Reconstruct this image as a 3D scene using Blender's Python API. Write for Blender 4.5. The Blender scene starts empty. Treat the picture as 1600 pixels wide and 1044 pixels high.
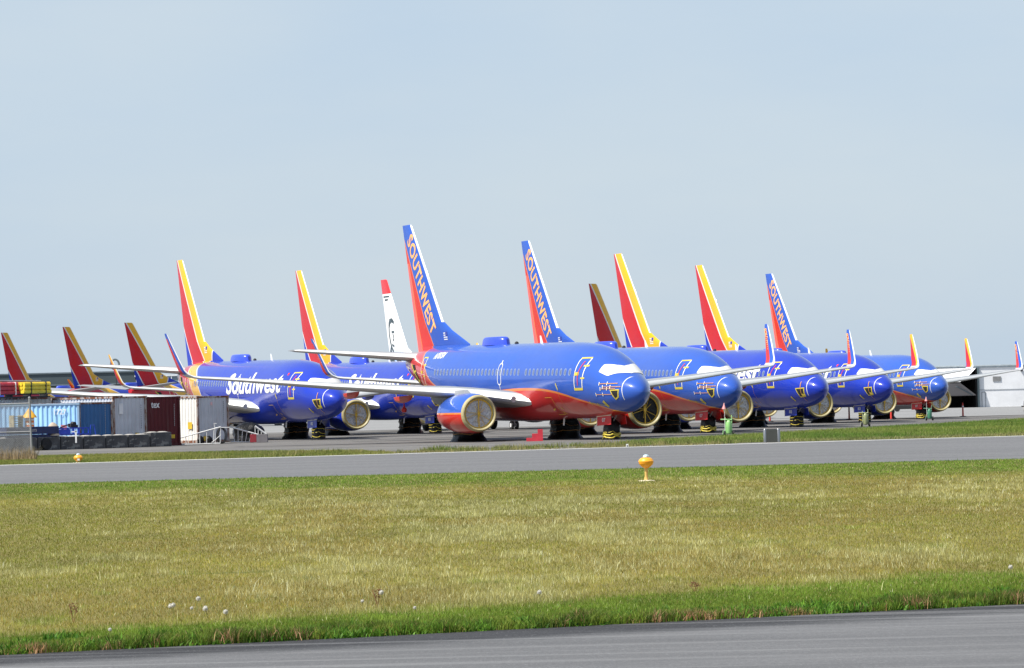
import bpy, bmesh, math, random
import numpy as np
from mathutils import Vector, Matrix, noise as mnoise
R=math.radians; PI=math.pi
random.seed(7); rng=np.random.default_rng(11)
sc=bpy.context.scene; COL=sc.collection

# ---------------------------------------------------------------- camera, light, exposure
CAM_H=2.0114
cam=bpy.data.cameras.new('camera'); cam.sensor_width=36; cam.sensor_fit='HORIZONTAL'
cam.lens=36*6147.6/1600; cam.clip_start=1; cam.clip_end=20000
co=bpy.data.objects.new('camera',cam); COL.objects.link(co); sc.camera=co
roll=0.023972; pit=0.017605
F=Vector((0,math.cos(pit),math.sin(pit))); Rt=Vector((1,0,0)); Up=Vector((0,-math.sin(pit),math.cos(pit)))
r2=Rt*math.cos(roll)-Up*math.sin(roll); u2=Rt*math.sin(roll)+Up*math.cos(roll)
M=Matrix((r2,u2,-F)).transposed().to_4x4(); M.translation=Vector((0,0,CAM_H)); co.matrix_world=M

SAZ=R(62); SEL=R(54)
S=Vector((-math.sin(SAZ)*math.cos(SEL),-math.cos(SAZ)*math.cos(SEL),math.sin(SEL)))
w=bpy.data.worlds.new('World'); sc.world=w; w.use_nodes=True
nt=w.node_tree; nt.nodes.clear()
out=nt.nodes.new('ShaderNodeOutputWorld'); bg=nt.nodes.new('ShaderNodeBackground'); sky=nt.nodes.new('ShaderNodeTexSky')
sky.sky_type='NISHITA'; sky.sun_disc=False; sky.sun_elevation=SEL; sky.sun_rotation=math.atan2(S.x,S.y)%(2*PI)
sky.air_density=1.0; sky.dust_density=1.5; sky.ozone_density=1.5
mx=nt.nodes.new('ShaderNodeMix'); mx.data_type='RGBA'; mx.inputs['Factor'].default_value=.8
sx=nt.nodes.new('ShaderNodeSeparateXYZ'); mr=nt.nodes.new('ShaderNodeMapRange'); mr.clamp=True; mr.interpolation_type='SMOOTHSTEP'
for i_,v_ in (('From Min',.06),('From Max',.55),('To Min',.88),('To Max',.38)): mr.inputs[i_].default_value=v_
tc=nt.nodes.new('ShaderNodeTexCoord'); mp=nt.nodes.new('ShaderNodeMapping'); mp.inputs['Scale'].default_value=(2.2,2.2,7)
nz=nt.nodes.new('ShaderNodeTexNoise'); nz.inputs['Scale'].default_value=2.2; nz.inputs['Detail'].default_value=5; nz.inputs['Roughness'].default_value=.55
cr=nt.nodes.new('ShaderNodeValToRGB'); cr.color_ramp.elements[0].position=.36; cr.color_ramp.elements[0].color=(3.85,4.74,5.74,1)
cr.color_ramp.elements[1].position=.66; cr.color_ramp.elements[1].color=(4.35,5.06,5.72,1)
L=nt.links.new
L(tc.outputs['Generated'],sx.inputs[0]); L(sx.outputs[2],mr.inputs['Value']); L(mr.outputs['Result'],mx.inputs['Factor']); L(tc.outputs['Generated'],mp.inputs['Vector']); L(mp.outputs['Vector'],nz.inputs['Vector']); L(nz.outputs['Fac'],cr.inputs['Fac'])
L(sky.outputs['Color'],mx.inputs['A']); L(cr.outputs['Color'],mx.inputs['B']); L(mx.outputs['Result'],bg.inputs['Color'])
bg.inputs['Strength'].default_value=.1; L(bg.outputs['Background'],out.inputs['Surface'])
sun=bpy.data.lights.new('sun','SUN'); sun.energy=5.0; sun.angle=R(.6); sun.color=(1,.96,.89)
so=bpy.data.objects.new('sun',sun); COL.objects.link(so); so.rotation_euler=(-S).to_track_quat('-Z','Y').to_euler()
sc.view_settings.view_transform='Standard'; sc.view_settings.look='None'; sc.view_settings.exposure=.5; sc.view_settings.gamma=1

# ---------------------------------------------------------------- node helpers
class N:
    """tiny expression wrapper over math nodes"""
    def __init__(s,t,sock): s.t=t; s.s=sock
    def op(s,o,*a,clamp=False):
        n=s.t.nodes.new('ShaderNodeMath'); n.operation=o; n.use_clamp=clamp
        s.t.links.new(s.s,n.inputs[0])
        for i,x in enumerate(a):
            if isinstance(x,N): s.t.links.new(x.s,n.inputs[i+1])
            else: n.inputs[i+1].default_value=x
        return N(s.t,n.outputs[0])
    def __add__(s,o): return s.op('ADD',o)
    def __sub__(s,o): return s.op('SUBTRACT',o)
    def __mul__(s,o): return s.op('MULTIPLY',o)
    def gt(s,o): return s.op('GREATER_THAN',o)
    def lt(s,o): return s.op('LESS_THAN',o)
def newmat(name,rough=.5,metal=0,coat=0,spec=.5):
    m=bpy.data.materials.new(name); m.use_nodes=True; t=m.node_tree; b=t.nodes['Principled BSDF']
    b.inputs['Roughness'].default_value=rough; b.inputs['Metallic'].default_value=metal
    b.inputs['Coat Weight'].default_value=coat; b.inputs['Coat Roughness'].default_value=.12; b.inputs['Specular IOR Level'].default_value=spec
    return m,t,b
def objco(t):
    c=t.nodes.new('ShaderNodeTexCoord'); s=t.nodes.new('ShaderNodeSeparateXYZ'); t.links.new(c.outputs['Object'],s.inputs[0])
    return c.outputs['Object'],N(t,s.outputs[0]),N(t,s.outputs[1]),N(t,s.outputs[2])
def mix(t,f,a,b,blend='MIX'):
    n=t.nodes.new('ShaderNodeMix'); n.data_type='RGBA'; n.blend_type=blend
    for k,v in (('Factor',f),('A',a),('B',b)):
        if isinstance(v,N): t.links.new(v.s,n.inputs[k])
        elif isinstance(v,bpy.types.NodeSocket): t.links.new(v,n.inputs[k])
        elif isinstance(v,(int,float)): n.inputs[k].default_value=v
        else: n.inputs[k].default_value=tuple(v)+(1,) if len(v)==3 else v
    return n.outputs['Result']
def noise_n(t,vec,scale,detail=4,rough=.55,mapscale=None):
    if mapscale:
        m=t.nodes.new('ShaderNodeMapping'); m.inputs['Scale'].default_value=mapscale; t.links.new(vec,m.inputs['Vector']); vec=m.outputs['Vector']
    n=t.nodes.new('ShaderNodeTexNoise'); n.inputs['Scale'].default_value=scale; n.inputs['Detail'].default_value=detail; n.inputs['Roughness'].default_value=rough
    t.links.new(vec,n.inputs['Vector']); return N(t,n.outputs['Fac'])
def ramp(t,f,lo,hi,c0=None,c1=None):
    n=t.nodes.new('ShaderNodeMapRange'); n.clamp=True
    t.links.new(f.s,n.inputs['Value']); n.inputs['From Min'].default_value=lo; n.inputs['From Max'].default_value=hi
    return N(t,n.outputs['Result'])
def bump(t,b,f,strength=.3,dist=.05):
    n=t.nodes.new('ShaderNodeBump'); n.inputs['Strength'].default_value=strength; n.inputs['Distance'].default_value=dist
    t.links.new(f.s,n.inputs['Height']); t.links.new(n.outputs['Normal'],b.inputs['Normal'])
def fcurve(t,f,pts,x0,x1,y0,y1):
    n=t.nodes.new('ShaderNodeFloatCurve'); c=n.mapping.curves[0]
    P=[((x-x0)/(x1-x0),(y-y0)/(y1-y0)) for x,y in pts]
    c.points[0].location=P[0]; c.points[1].location=P[-1]
    for p in P[1:-1]: c.points.new(*p)
    n.mapping.update()
    g=(f-x0)*(1/(x1-x0)); t.links.new(g.s,n.inputs['Value'])
    return N(t,n.outputs[0])*(y1-y0)+y0
def simple(name,col,rough=.5,metal=0,coat=0,var=.12,scale=3.,bmp=0,spec=.5,dirt=None):
    m,t,b=newmat(name,rough,metal,coat,spec); v,x,y,z=objco(t)
    n=noise_n(t,v,scale,5)
    f=ramp(t,n,.3,.7)
    c=mix(t,f,[k*(1-var) for k in col],[min(1,k*(1+var)) for k in col])
    if dirt:
        n2=noise_n(t,v,scale*2.3,8,.7); c=mix(t,ramp(t,n2,dirt[1],dirt[1]+.12),c,dirt[0])
    t.links.new(c,b.inputs['Base Color'])
    if bmp: bump(t,b,n,bmp)
    return m

BLUE_O=(.024,.092,.44); BLUE_N=(.007,.032,.40); RED_O=(.58,.025,.008); RED_N=(.52,.006,.008); YEL=(.76,.41,.012); ORG=(.74,.22,.035); WHT=(.68,.68,.67)
def paint_finish(t,b,c,v,dirtcol=(.05,.05,.06),amt=.14,gl=.9):
    n=noise_n(t,v,.9,6,.6,(1,1,2.2)); d=ramp(t,n,.42,.75)*amt
    c=mix(t,d,c,dirtcol)
    n3=noise_n(t,v,.25,3); c=mix(t,ramp(t,n3,.3,.7)*.25,c,mix(t,.5,c,[.10,.12,.30]))
    t.links.new(c,b.inputs['Base Color'])
    r=noise_n(t,v,2.,4)*.15+.25; b.inputs['Coat Weight'].default_value=gl; b.inputs['Coat IOR'].default_value=1.42; b.inputs['Coat Roughness'].default_value=.08; b.inputs['Specular IOR Level'].default_value=.12; t.links.new(r.s,b.inputs['Roughness'])
def mat_fuselage(kind):
    m,t,b=newmat('fuselage_paint_'+kind,.25,0,.35); v,x,y,z=objco(t); s=x*-1.
    if kind=='old':
        # top edge of the red belly along the hull
        c=fcurve(t,s,[(0,1.2),(1.4,1.35),(2.1,1.55),(2.8,1.77),(3.76,1.98),(4.88,2.2),(6.14,2.44),(7.6,2.64),(9.3,2.77),(12.4,2.8),(14,2.76),(17,2.55),(20,2.45),(22,2.6),(23.4,2.95),(24.95,3.45),(25.9,4.1),(27.1,4.8),(28,5.4),(29,6),(34,7)],0,34,1,7)
        wd=fcurve(t,s,[(0,.09),(5,.1),(10,.13),(20,.12),(23.4,.10),(25,.10),(26,.13),(27.5,.12),(34,.12)],0,34,0,1)
        base=mix(t,z.lt(c),BLUE_O,ORG)
        base=mix(t,z.lt(c-wd),base,RED_O)
    elif kind=='new':
        zw=fcurve(t,s,[(0,0),(20.9,.3),(21.3,1.4),(22.34,3.1),(23.18,3.95),(23.91,4.45),(25.0,4.95),(25.6,5.3),(26.5,6.5),(34,7)],0,34,0,7)
        zy=fcurve(t,s,[(0,0),(22.6,.3),(23.3,1.6),(24.42,3.11),(25.22,3.85),(25.93,4.36),(27.0,4.85),(27.7,5.3),(28.4,6.5),(34,7)],0,34,0,7)
        base=mix(t,z.lt(zw),BLUE_N,WHT)
        base=mix(t,z.lt(zw-.12),base,YEL)
        base=mix(t,z.lt(zy),base,WHT)
        base=mix(t,z.lt(zy-.10),base,RED_N)
    else:
        base=mix(t,s.lt(5.5),[.8,.8,.8],[.6,.02,.03])
    paint_finish(t,b,base,v)
    return m
def mat_fin(kind):
    m,t,b=newmat('fin_paint_'+kind,.3,0,.3); v,x,y,z=objco(t); s=x*-1.
    le=s-(z*.8+(-.8*12.55+31.5))          # distance behind the straight leading edge
    if kind=='old':
        d=s-(z*.683+(24.79))              # behind the blue/red line
        base=mix(t,d.gt(-.07),BLUE_O,ORG); base=mix(t,d.gt(0.02),base,RED_O)
        base=mix(t,(le.lt(.16))*(z.gt(6.75)),base,WHT)
        rd=(s-(z*.36+28.37)).gt(0)*z.lt(10.3)
        rl=(s-(z*.36+28.30)).gt(0)*z.lt(10.3)
        base=mix(t,rl,base,ORG); base=mix(t,rd,base,[.80,.12,.10])  # rudder in paler red: light on the deflected rudder painted into the colour
    elif kind=='new':
        d=s-(z*.80+22.66)
        base=mix(t,d.gt(-.1),YEL,WHT); base=mix(t,d.gt(.1),base,RED_N)
        q=s-(z*.77+25.67); base=mix(t,q.gt(-.1),base,WHT); base=mix(t,q.gt(.08),base,BLUE_N)
        base=mix(t,(le.lt(.09))*(z.gt(6.75)),base,WHT)
        p=s+(z*.3-26.98); base=mix(t,p.lt(.09)*z.lt(6.6),base,WHT); base=mix(t,p.lt(-.07)*z.lt(6.6),base,BLUE_N)
    else:
        base=mix(t,z.gt(11.35),[.82,.82,.82],[.62,.03,.03])
        base=mix(t,ramp(t,z,7.2,5.6)*(le.gt(.9)),base,[.35,.5,.75])
    paint_finish(t,b,base,v,amt=.05,gl=.12)
    return m
def mat_winglet(kind):
    m,t,b=newmat('winglet_paint_'+kind,.3,0,.3); v,x,y,z=objco(t); s=x*-1.
    # leading edge of the winglet runs from (20.3,3.9) to (22.0,6.2)
    le=s-(z*.80+16.91)
    if kind=='old':
        base=mix(t,(le+z*.10).gt(.98),BLUE_O,RED_O); base=mix(t,z.gt(5.95),base,BLUE_O)
    elif kind=='new':
        le2=le+(z-4.)*-.12
        base=mix(t,le2.gt(.28),YEL,RED_N); base=mix(t,le.gt(1.05)*z.lt(4.8),base,BLUE_N)
    else: base=mix(t,z.gt(5.2),[.8,.8,.8],[.6,.03,.03])
    base=mix(t,le.lt(.10),base,WHT)
    base=mix(t,z.lt(3.98),base,[.55,.56,.58])
    paint_finish(t,b,base,v,amt=.05,gl=.12)
    return m
def mat_nacelle(kind):
    m,t,b=newmat('nacelle_paint_'+kind,.22,0,.4); v,x,y,z=objco(t)
    if kind=='old':
        base=mix(t,z.lt(1.58),BLUE_O,ORG); base=mix(t,z.lt(1.49),base,RED_O)
    elif kind=='new': base=mix(t,z.lt(0),BLUE_N,WHT)
    else: base=mix(t,z.lt(0),[.7,.7,.7],WHT)
    paint_finish(t,b,base,v,amt=.05); return m
MT={}
MT['wing']=simple('wing_grey_paint',(.26,.27,.28),.45,0,.1,.08,1.2,spec=.4,dirt=((.4,.4,.4),.6))
MT['metal']=simple('bare_metal_edge',(.62,.62,.60),.36,.25,0,.06,4)
MT['nozzle']=simple('exhaust_metal',(.25,.22,.2),.4,.8,0,.2,3)
MT['black']=simple('black_plastic_sheet',(.004,.004,.005),.4,0,0,.4,9,.6,spec=.25)
MT['tyre']=simple('tyre_rubber',(.018,.018,.019),.8,0,0,.3,8)
MT['hub']=simple('wheel_hub_paint',(.7,.7,.7),.4,0,0,.1,8)
MT['strut']=simple('gear_strut_paint',(.35,.36,.38),.4,.2,0,.15,5)
MT['ytape']=simple('yellow_tape',(.56,.45,.05),.5,0,0,.15,14)
MT['ytape2']=simple('amber_tape',(.68,.42,.04),.5,0,0,.2,14)
MT['wtape']=simple('white_tape',(.85,.82,.62),.5,0,0,.1,14)
MT['otape']=simple('orange_brown_tape',(.5,.24,.07),.55,0,0,.25,14)
MT['lip']=simple('tan_lip_tape',(.40,.34,.17),.5,0,0,.1,6,dirt=((.26,.24,.15),.52))
MT['film']=simple('white_window_film',(.66,.645,.62),.6,0,0,.05,3)
MT['window']=simple('cabin_window_grey',(.10,.13,.22),.3,0,.2,.15,6)
MT['wframe']=simple('window_frame_metal',(.22,.29,.50),.35,.1,0,.1,6)
MT['white']=simple('white_lettering',(.74,.74,.72),.35,0,0,.03,3)
MT['gold']=simple('gold_lettering',(.86,.42,.13),.4,0,0,.05,3)
MT['redmk']=simple('red_marking',(.7,.03,.03),.4,0,0,.05,3)
MT['bluemk']=simple('blue_marking',(.03,.05,.3),.4,0,0,.05,3)
MT['dark']=simple('dark_recess',(.008,.008,.008),.8,0,0,.2,3)
MT['port']=simple('portrait_grey',(.05,.075,.09),.5,0,0,.3,2.5)
MT['doorred']=simple('red_gear_door',(.62,.02,.02),.4,0,.1,.1,4)
MT['doorblue']=simple('blue_gear_door',(.015,.04,.38),.4,0,.1,.1,4)
MT['fairred']=simple('red_fairing',(.62,.05,.03),.35,0,.2,.1,4)
MT['fairblue']=simple('blue_fairing',(.03,.06,.5),.35,0,.2,.1,4)
MT['wifi']=simple('radome_blue',(.035,.075,.60),.3,0,.2,.1,4)
def crinkle(name,c0,c1):
    m,t,b=newmat(name,.35); v,x,y,z=objco(t)
    n=noise_n(t,v,5,6,.6,(.6,2.,2.)); n2=noise_n(t,v,14,3)
    t.links.new(mix(t,ramp(t,n,.35,.65),c0,c1),b.inputs['Base Color']); bump(t,b,n,1.,.12); return m
MT['sheet']=crinkle('white_plastic_sheet',(.46,.46,.48),(.82,.81,.80))
MT['sheetb']=crinkle('black_inlet_net',(.006,.006,.007),(.02,.02,.022))

# ---------------------------------------------------------------- object helpers
def tag(o,label=None,cat=None,group=None,kind=None):
    if label: o['label']=label
    if cat: o['category']=cat
    if group: o['group']=group
    if kind: o['kind']=kind
    return o
def empty(name,loc=(0,0,0),rz=0):
    o=bpy.data.objects.new(name,None); COL.objects.link(o); o.location=loc; o.rotation_euler=(0,0,rz); o.empty_display_size=.5; return o
def link(name,me,mats,parent=None,smooth=False):
    if not isinstance(mats,(list,tuple)): mats=[mats]
    for m in mats: me.materials.append(m)
    o=bpy.data.objects.new(name,me); COL.objects.link(o)
    if parent: o.parent=parent
    if smooth: me.polygons.foreach_set('use_smooth',[True]*len(me.polygons))
    return o
class MB:
    def __init__(s): s.v=[]; s.f=[]; s.m=[]
    def add(s,vs,fs,mi=0):
        k=len(s.v); s.v+= [tuple(p) for p in vs]; s.f+=[tuple(i+k for i in f) for f in fs]; s.m+=[mi]*len(fs); return s
    def box(s,c,d,rz=0,mi=0,rx=0,ry=0):
        m=Matrix.Rotation(rz,3,'Z')@Matrix.Rotation(ry,3,'Y')@Matrix.Rotation(rx,3,'X')
        vs=[Vector(c)+m@Vector((x*d[0]/2,y*d[1]/2,z*d[2]/2)) for x in(-1,1) for y in(-1,1) for z in(-1,1)]
        return s.add(vs,[(0,1,3,2),(4,6,7,5),(0,4,5,1),(2,3,7,6),(0,2,6,4),(1,5,7,3)],mi)
    def tube(s,pts,r,n=8,mi=0,closed=False,caps=True):
        pts=[Vector(p) for p in pts]; rs=r if isinstance(r,(list,tuple)) else [r]*len(pts)
        rings=[];ref=None
        L_=len(pts)
        for i,p in enumerate(pts):
            a=pts[(i-1)%L_] if (closed or i>0) else p; b=pts[(i+1)%L_] if (closed or i<L_-1) else p
            d=(b-a).normalized()
            if ref is None: ref=d.orthogonal().normalized()
            ref=(ref-d*ref.dot(d)).normalized(); o=d.cross(ref)
            rings.append([p+rs[i]*(ref*math.cos(2*PI*k/n)+o*math.sin(2*PI*k/n)) for k in range(n)])
        vs=[q for rg in rings for q in rg]; fs=[]
        for i in range(L_-1+(1 if closed else 0)):
            j=(i+1)%L_
            for k in range(n): fs.append((i*n+k,i*n+(k+1)%n,j*n+(k+1)%n,j*n+k))
        if caps and not closed: fs.append(tuple(range(n))[::-1]); fs.append(tuple((L_-1)*n+k for k in range(n)))
        return s.add(vs,fs,mi)
    def lathe(s,prof,c=(0,0,0),axis='Z',n=24,mi=0,sx=1,sy=1):
        vs=[];fs=[]
        for h,r in prof:
            for k in range(n):
                a=2*PI*k/n; x,y=r*math.cos(a)*sx,r*math.sin(a)*sy
                p={'Z':(x,y,h),'X':(h,x,y),'Y':(x,h,y)}[axis]; vs.append((p[0]+c[0],p[1]+c[1],p[2]+c[2]))
        for i in range(len(prof)-1):
            for k in range(n): fs.append((i*n+k,i*n+(k+1)%n,(i+1)*n+(k+1)%n,(i+1)*n+k))
        if prof[0][1]>1e-4: fs.append(tuple(range(n))[::-1])
        if prof[-1][1]>1e-4: fs.append(tuple((len(prof)-1)*n+k for k in range(n)))
        return s.add(vs,fs,mi)
    def build(s,name,mats,parent=None,smooth=False,bevel=0):
        me=bpy.data.meshes.new(name); me.from_pydata(s.v,[],s.f); me.update()
        bm=bmesh.new(); bm.from_mesh(me); bmesh.ops.remove_doubles(bm,verts=bm.verts,dist=1e-5)
        bmesh.ops.recalc_face_normals(bm,faces=bm.faces)
        if bevel: bmesh.ops.bevel(bm,geom=[e for e in bm.edges],offset=bevel,segments=2,affect='EDGES',profile=.7)
        bm.to_mesh(me); bm.free()
        if len(me.polygons)==len(s.m): me.polygons.foreach_set('material_index',s.m)
        o=link(name,me,mats,parent,False)
        if smooth:
            me.polygons.foreach_set('use_smooth',[True]*len(me.polygons))
            try: me.set_sharp_from_angle(angle=R(38))
            except Exception: pass
        return o
def copy_tree(o,parent=None):
    c=o.copy(); COL.objects.link(c); c.parent=parent
    for ch in list(o.children): copy_tree(ch,c)
    return c

# ---------------------------------------------------------------- airliner geometry.  s = metres aft of nose, t = to starboard, z = up
def V(s,t,z): return Vector((-s,-t,z))
TB=np.array([(0.1,2.42,2.42,.0),(.12,2.53,2.32,.1),(.18,2.65,2.2,.21),(.35,2.84,2.0,.42),(.65,3.05,1.81,.65),(1.0,3.23,1.66,.86),(1.4,3.41,1.53,1.05),(1.9,3.62,1.41,1.22),(2.4,3.88,1.33,1.37),(3,4.2,1.27,1.5),(3.6,4.47,1.22,1.61),(4.5,4.77,1.18,1.74),(5.5,4.97,1.14,1.83),(6.5,5.08,1.12,1.87),(7.5,5.14,1.12,1.88),(9,5.17,1.13,1.88),(15,5.25,1.19,1.88),(21,5.32,1.27,1.88),(22.5,5.34,1.38,1.87),(24,5.35,1.62,1.8),(26,5.34,2.12,1.62),(28,5.3,2.72,1.35),(30,5.16,3.4,1.0),(31.2,4.98,3.85,.7),(32.0,4.78,4.18,.40),(32.2,4.7,4.28,.3)])
def hermite(xs,ys):
    xs=np.asarray(xs);ys=np.asarray(ys); d=np.diff(ys)/np.diff(xs); m=np.zeros(len(xs))
    m[1:-1]=np.where(d[:-1]*d[1:]>0,2*d[:-1]*d[1:]/(d[:-1]+d[1:]+1e-12),0); m[0]=d[0];m[-1]=d[-1]
    def f(x):
        i=min(max(np.searchsorted(xs,x)-1,0),len(xs)-2); h=xs[i+1]-xs[i]; u=(x-xs[i])/h
        return float((2*u**3-3*u*u+1)*ys[i]+(u**3-2*u*u+u)*h*m[i]+(-2*u**3+3*u*u)*ys[i+1]+(u**3-u*u)*h*m[i+1])
    return f
fT,fB,fW=[hermite(TB[:,0],TB[:,i]) for i in(1,2,3)]
def fsec(s):
    s=min(max(s,.1),32.2); return fT(s),fB(s),max(fW(s),0)
def fpt(s,th,off=0):
    top,bot,wd=fsec(s); zw=bot+(top-bot)*.533; c=math.cos(th)
    a=(top-zw) if c>0 else (zw-bot)
    return V(s,(wd+off)*math.sin(th),zw+c*(a+off))
def surf(s,z,off=.008):
    """point on starboard hull at height z"""
    top,bot,wd=fsec(s); zw=bot+(top-bot)*.533; a=(top-zw) if z>zw else (zw-bot)
    c=max(-.999,min(.999,(z-zw)/a)); sn=math.sqrt(1-c*c)
    nx=sn/max(wd,.05); nz=c/a; l=math.hypot(nx,nz)
    return V(s,wd*sn+off*nx/l,z+off*nz/l)
def grid_map(bm,step,fn,axes=(0,1)):
    """slice a flat mesh (x=s, y=z) on a grid and wrap it"""
    for ax in axes:
        cs=[v.co[ax] for v in bm.verts]; lo,hi=min(cs),max(cs); k=math.floor(lo/step)+1
        while k*step<hi:
            nn=Vector((0,0,0)); nn[ax]=1; p=Vector((0,0,0)); p[ax]=k*step
            bmesh.ops.bisect_plane(bm,geom=bm.verts[:]+bm.edges[:]+bm.faces[:],plane_co=p,plane_no=nn,dist=1e-5); k+=1
    for v in bm.verts: v.co=fn(v.co.x,v.co.y,v.co.z)
def ring_poly(poly,wd):
    """offset a polygon inwards by wd -> list of quads"""
    n=len(poly); P=[Vector((p[0],p[1])) for p in poly]; area=sum(P[i].x*P[(i+1)%n].y-P[(i+1)%n].x*P[i].y for i in range(n)); sg=1 if area>0 else -1
    inn=[]
    for i in range(n):
        a=(P[i]-P[i-1]).normalized(); b=(P[(i+1)%n]-P[i]).normalized(); na=Vector((-a.y,a.x))*sg; nb=Vector((-b.y,b.x))*sg
        m=(na+nb); m=m/max(m.dot(na),.3) if m.length>1e-6 else na; inn.append(P[i]+m*wd)
    return P,inn
class DEC:
    """marks on the hull drawn in (s,z)"""
    def __init__(s): s.bm=bmesh.new(); s.mi=0
    def poly(s,pts,mi=0):
        vs=[s.bm.verts.new((p[0],p[1],0)) for p in pts]; f=s.bm.faces.new(vs); f.material_index=mi; return s
    def ring(s,pts,wd,mi=0):
        A,B=ring_poly(pts,wd); n=len(A)
        for i in range(n): s.poly([A[i],A[(i+1)%n],B[(i+1)%n],B[i]],mi)
        return s
    def line(s,pts,wd,mi=0):
        for a,b in zip(pts,pts[1:]):
            d=(Vector(b)-Vector(a)); 
            if d.length<1e-6: continue
            n=Vector((-d.y,d.x)).normalized()*wd/2; a_,b_=Vector(a),Vector(b); s.poly([a_-n,b_-n,b_+n,a_+n],mi)
        return s
    def build(s,name,mats,parent,off=.008,step=.22,fn=None):
        for f in s.bm.faces:
            for l in f.loops: pass
        fn=fn or (lambda x,y,z: surf(x,y,off))
        grid_map(s.bm,step,fn); bmesh.ops.recalc_face_normals(s.bm,faces=s.bm.faces)
        me=bpy.data.meshes.new(name); s.bm.to_mesh(me); s.bm.free(); return link(name,me,mats,parent)
def rrect(x0,x1,y0,y1,r,lean=0,n=4):
    P=[]
    for cx,cy,a0 in((x1-r,y1-r,0),(x0+r,y1-r,90),(x0+r,y0+r,180),(x1-r,y0+r,270)):
        for k in range(n+1): a=R(a0+90*k/n); P.append((cx+r*math.cos(a),cy+r*math.sin(a)))
    ym=(y0+y1)/2
    return [(x+lean*(y-ym),y) for x,y in P]
def text_bm(txt,size=1.,bold=.0,shear=0,spacing=1.,xs=1.):
    c=bpy.data.curves.new('t','FONT'); c.body=txt; c.size=size; c.offset=bold; c.shear=shear; c.space_character=spacing; c.resolution_u=3
    o=bpy.data.objects.new('t',c); COL.objects.link(o); dg=bpy.context.evaluated_depsgraph_get(); me=o.evaluated_get(dg).to_mesh()
    bm=bmesh.new(); bm.from_mesh(me); o.evaluated_get(dg).to_mesh_clear(); bpy.data.objects.remove(o); bpy.data.curves.remove(c)
    bmesh.ops.scale(bm,vec=(xs,1,1),verts=bm.verts); return bm
def bm_obj(bm,name,mats,parent):
    me=bpy.data.meshes.new(name); bm.to_mesh(me); bm.free(); return link(name,me,mats,parent)
def text_fit(bm,w,h):
    xs=[v.co.x for v in bm.verts]; ys=[v.co.y for v in bm.verts]; x0,x1,y0,y1=min(xs),max(xs),min(ys),max(ys)
    for v in bm.verts: v.co.x=(v.co.x-x0)/(x1-x0)*w; v.co.y=(v.co.y-y0)/(y1-y0)*h
# wing sections: (s_le, t, z, chord, thick, up-tilt of section normal)
AF=[(1,.0),(.9,.018),(.75,.045),(.6,.070),(.45,.088),(.3,.095),(.18,.088),(.09,.068),(.04,.047),(.01,.024),(0,0),(.01,-.018),(.04,-.031),(.09,-.040),(.18,-.048),(.3,-.052),(.45,-.048),(.6,-.038),(.75,-.022),(.9,-.008)]
def foil_loft(mb,secs,th=1.,sym=False):
    n=len(AF); vs=[];fs=[];mi=[]
    for (s,t,z,c,k,a) in secs:
        for x,y in AF:
            if sym: y=math.copysign(.5*(abs(y)),y) if y else 0; 
            y*=k; vs.append(V(s+c*x,t+(-math.sin(a))*c*y*(1 if t>=0 else -1),z+math.cos(a)*c*y))
    for i in range(len(secs)-1):
        for k in range(n):
            fs.append((i*n+k,i*n+(k+1)%n,(i+1)*n+(k+1)%n,(i+1)*n+k)); xm=(AF[k][0]+AF[(k+1)%n][0])/2; mi.append(1 if xm<.07 else 0)
    fs.append(tuple(range(n))); fs.append(tuple((len(secs)-1)*n+k for k in range(n))[::-1]); mi+=[0,0]
    k0=len(mb.v); mb.v+=[tuple(v) for v in vs]; mb.f+=[tuple(i+k0 for i in f) for f in fs]; mb.m+=mi
def lump(mb,c,rx,ry,h,seed=0,flare=1.15,n=26,m=12,amp=.09):
    vs=[];fs=[]
    for j in range(m+1):
        u=j/m
        r=(flare+(1-flare)*min(1,u*5)) if u<.2 else (1-max(0,(u-.55)/.45)**2.2*.72)
        for k in range(n):
            a=2*PI*k/n; q=1+amp*mnoise.noise(Vector((math.cos(a)*2.2+seed,math.sin(a)*2.2,u*3.5)))*2
            ca,sa=math.cos(a),math.sin(a); sq=1/(abs(ca)**4+abs(sa)**4)**.25*.5+.5
            vs.append((c[0]+rx*r*q*sq*ca,c[1]+ry*r*q*sq*sa,c[2]+h*u*(1+.05*mnoise.noise(Vector((a,seed,0)))) if j else c[2]))
    for j in range(m):
        for k in range(n): fs.append((j*n+k,j*n+(k+1)%n,(j+1)*n+(k+1)%n,(j+1)*n+k))
    fs.append(tuple(m*n+k for k in range(n))); mb.add(vs,fs)
def tape_ring(mb,c,rx,ry,z,r,seed=0,wob=.05,n=26):
    pts=[]
    for k in range(n):
        a=2*PI*k/n; q=1.03+.05*mnoise.noise(Vector((math.cos(a)*2.2+seed,math.sin(a)*2.2,z*2)))
        ca,sa=math.cos(a),math.sin(a); sq=1/(abs(ca)**4+abs(sa)**4)**.25*.5+.5
        pts.append((c[0]+rx*q*sq*ca,c[1]+ry*q*sq*sa,z+wob*mnoise.noise(Vector((a*1.5,seed,z)))))
    mb.tube(pts,r,6,closed=True)

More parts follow.
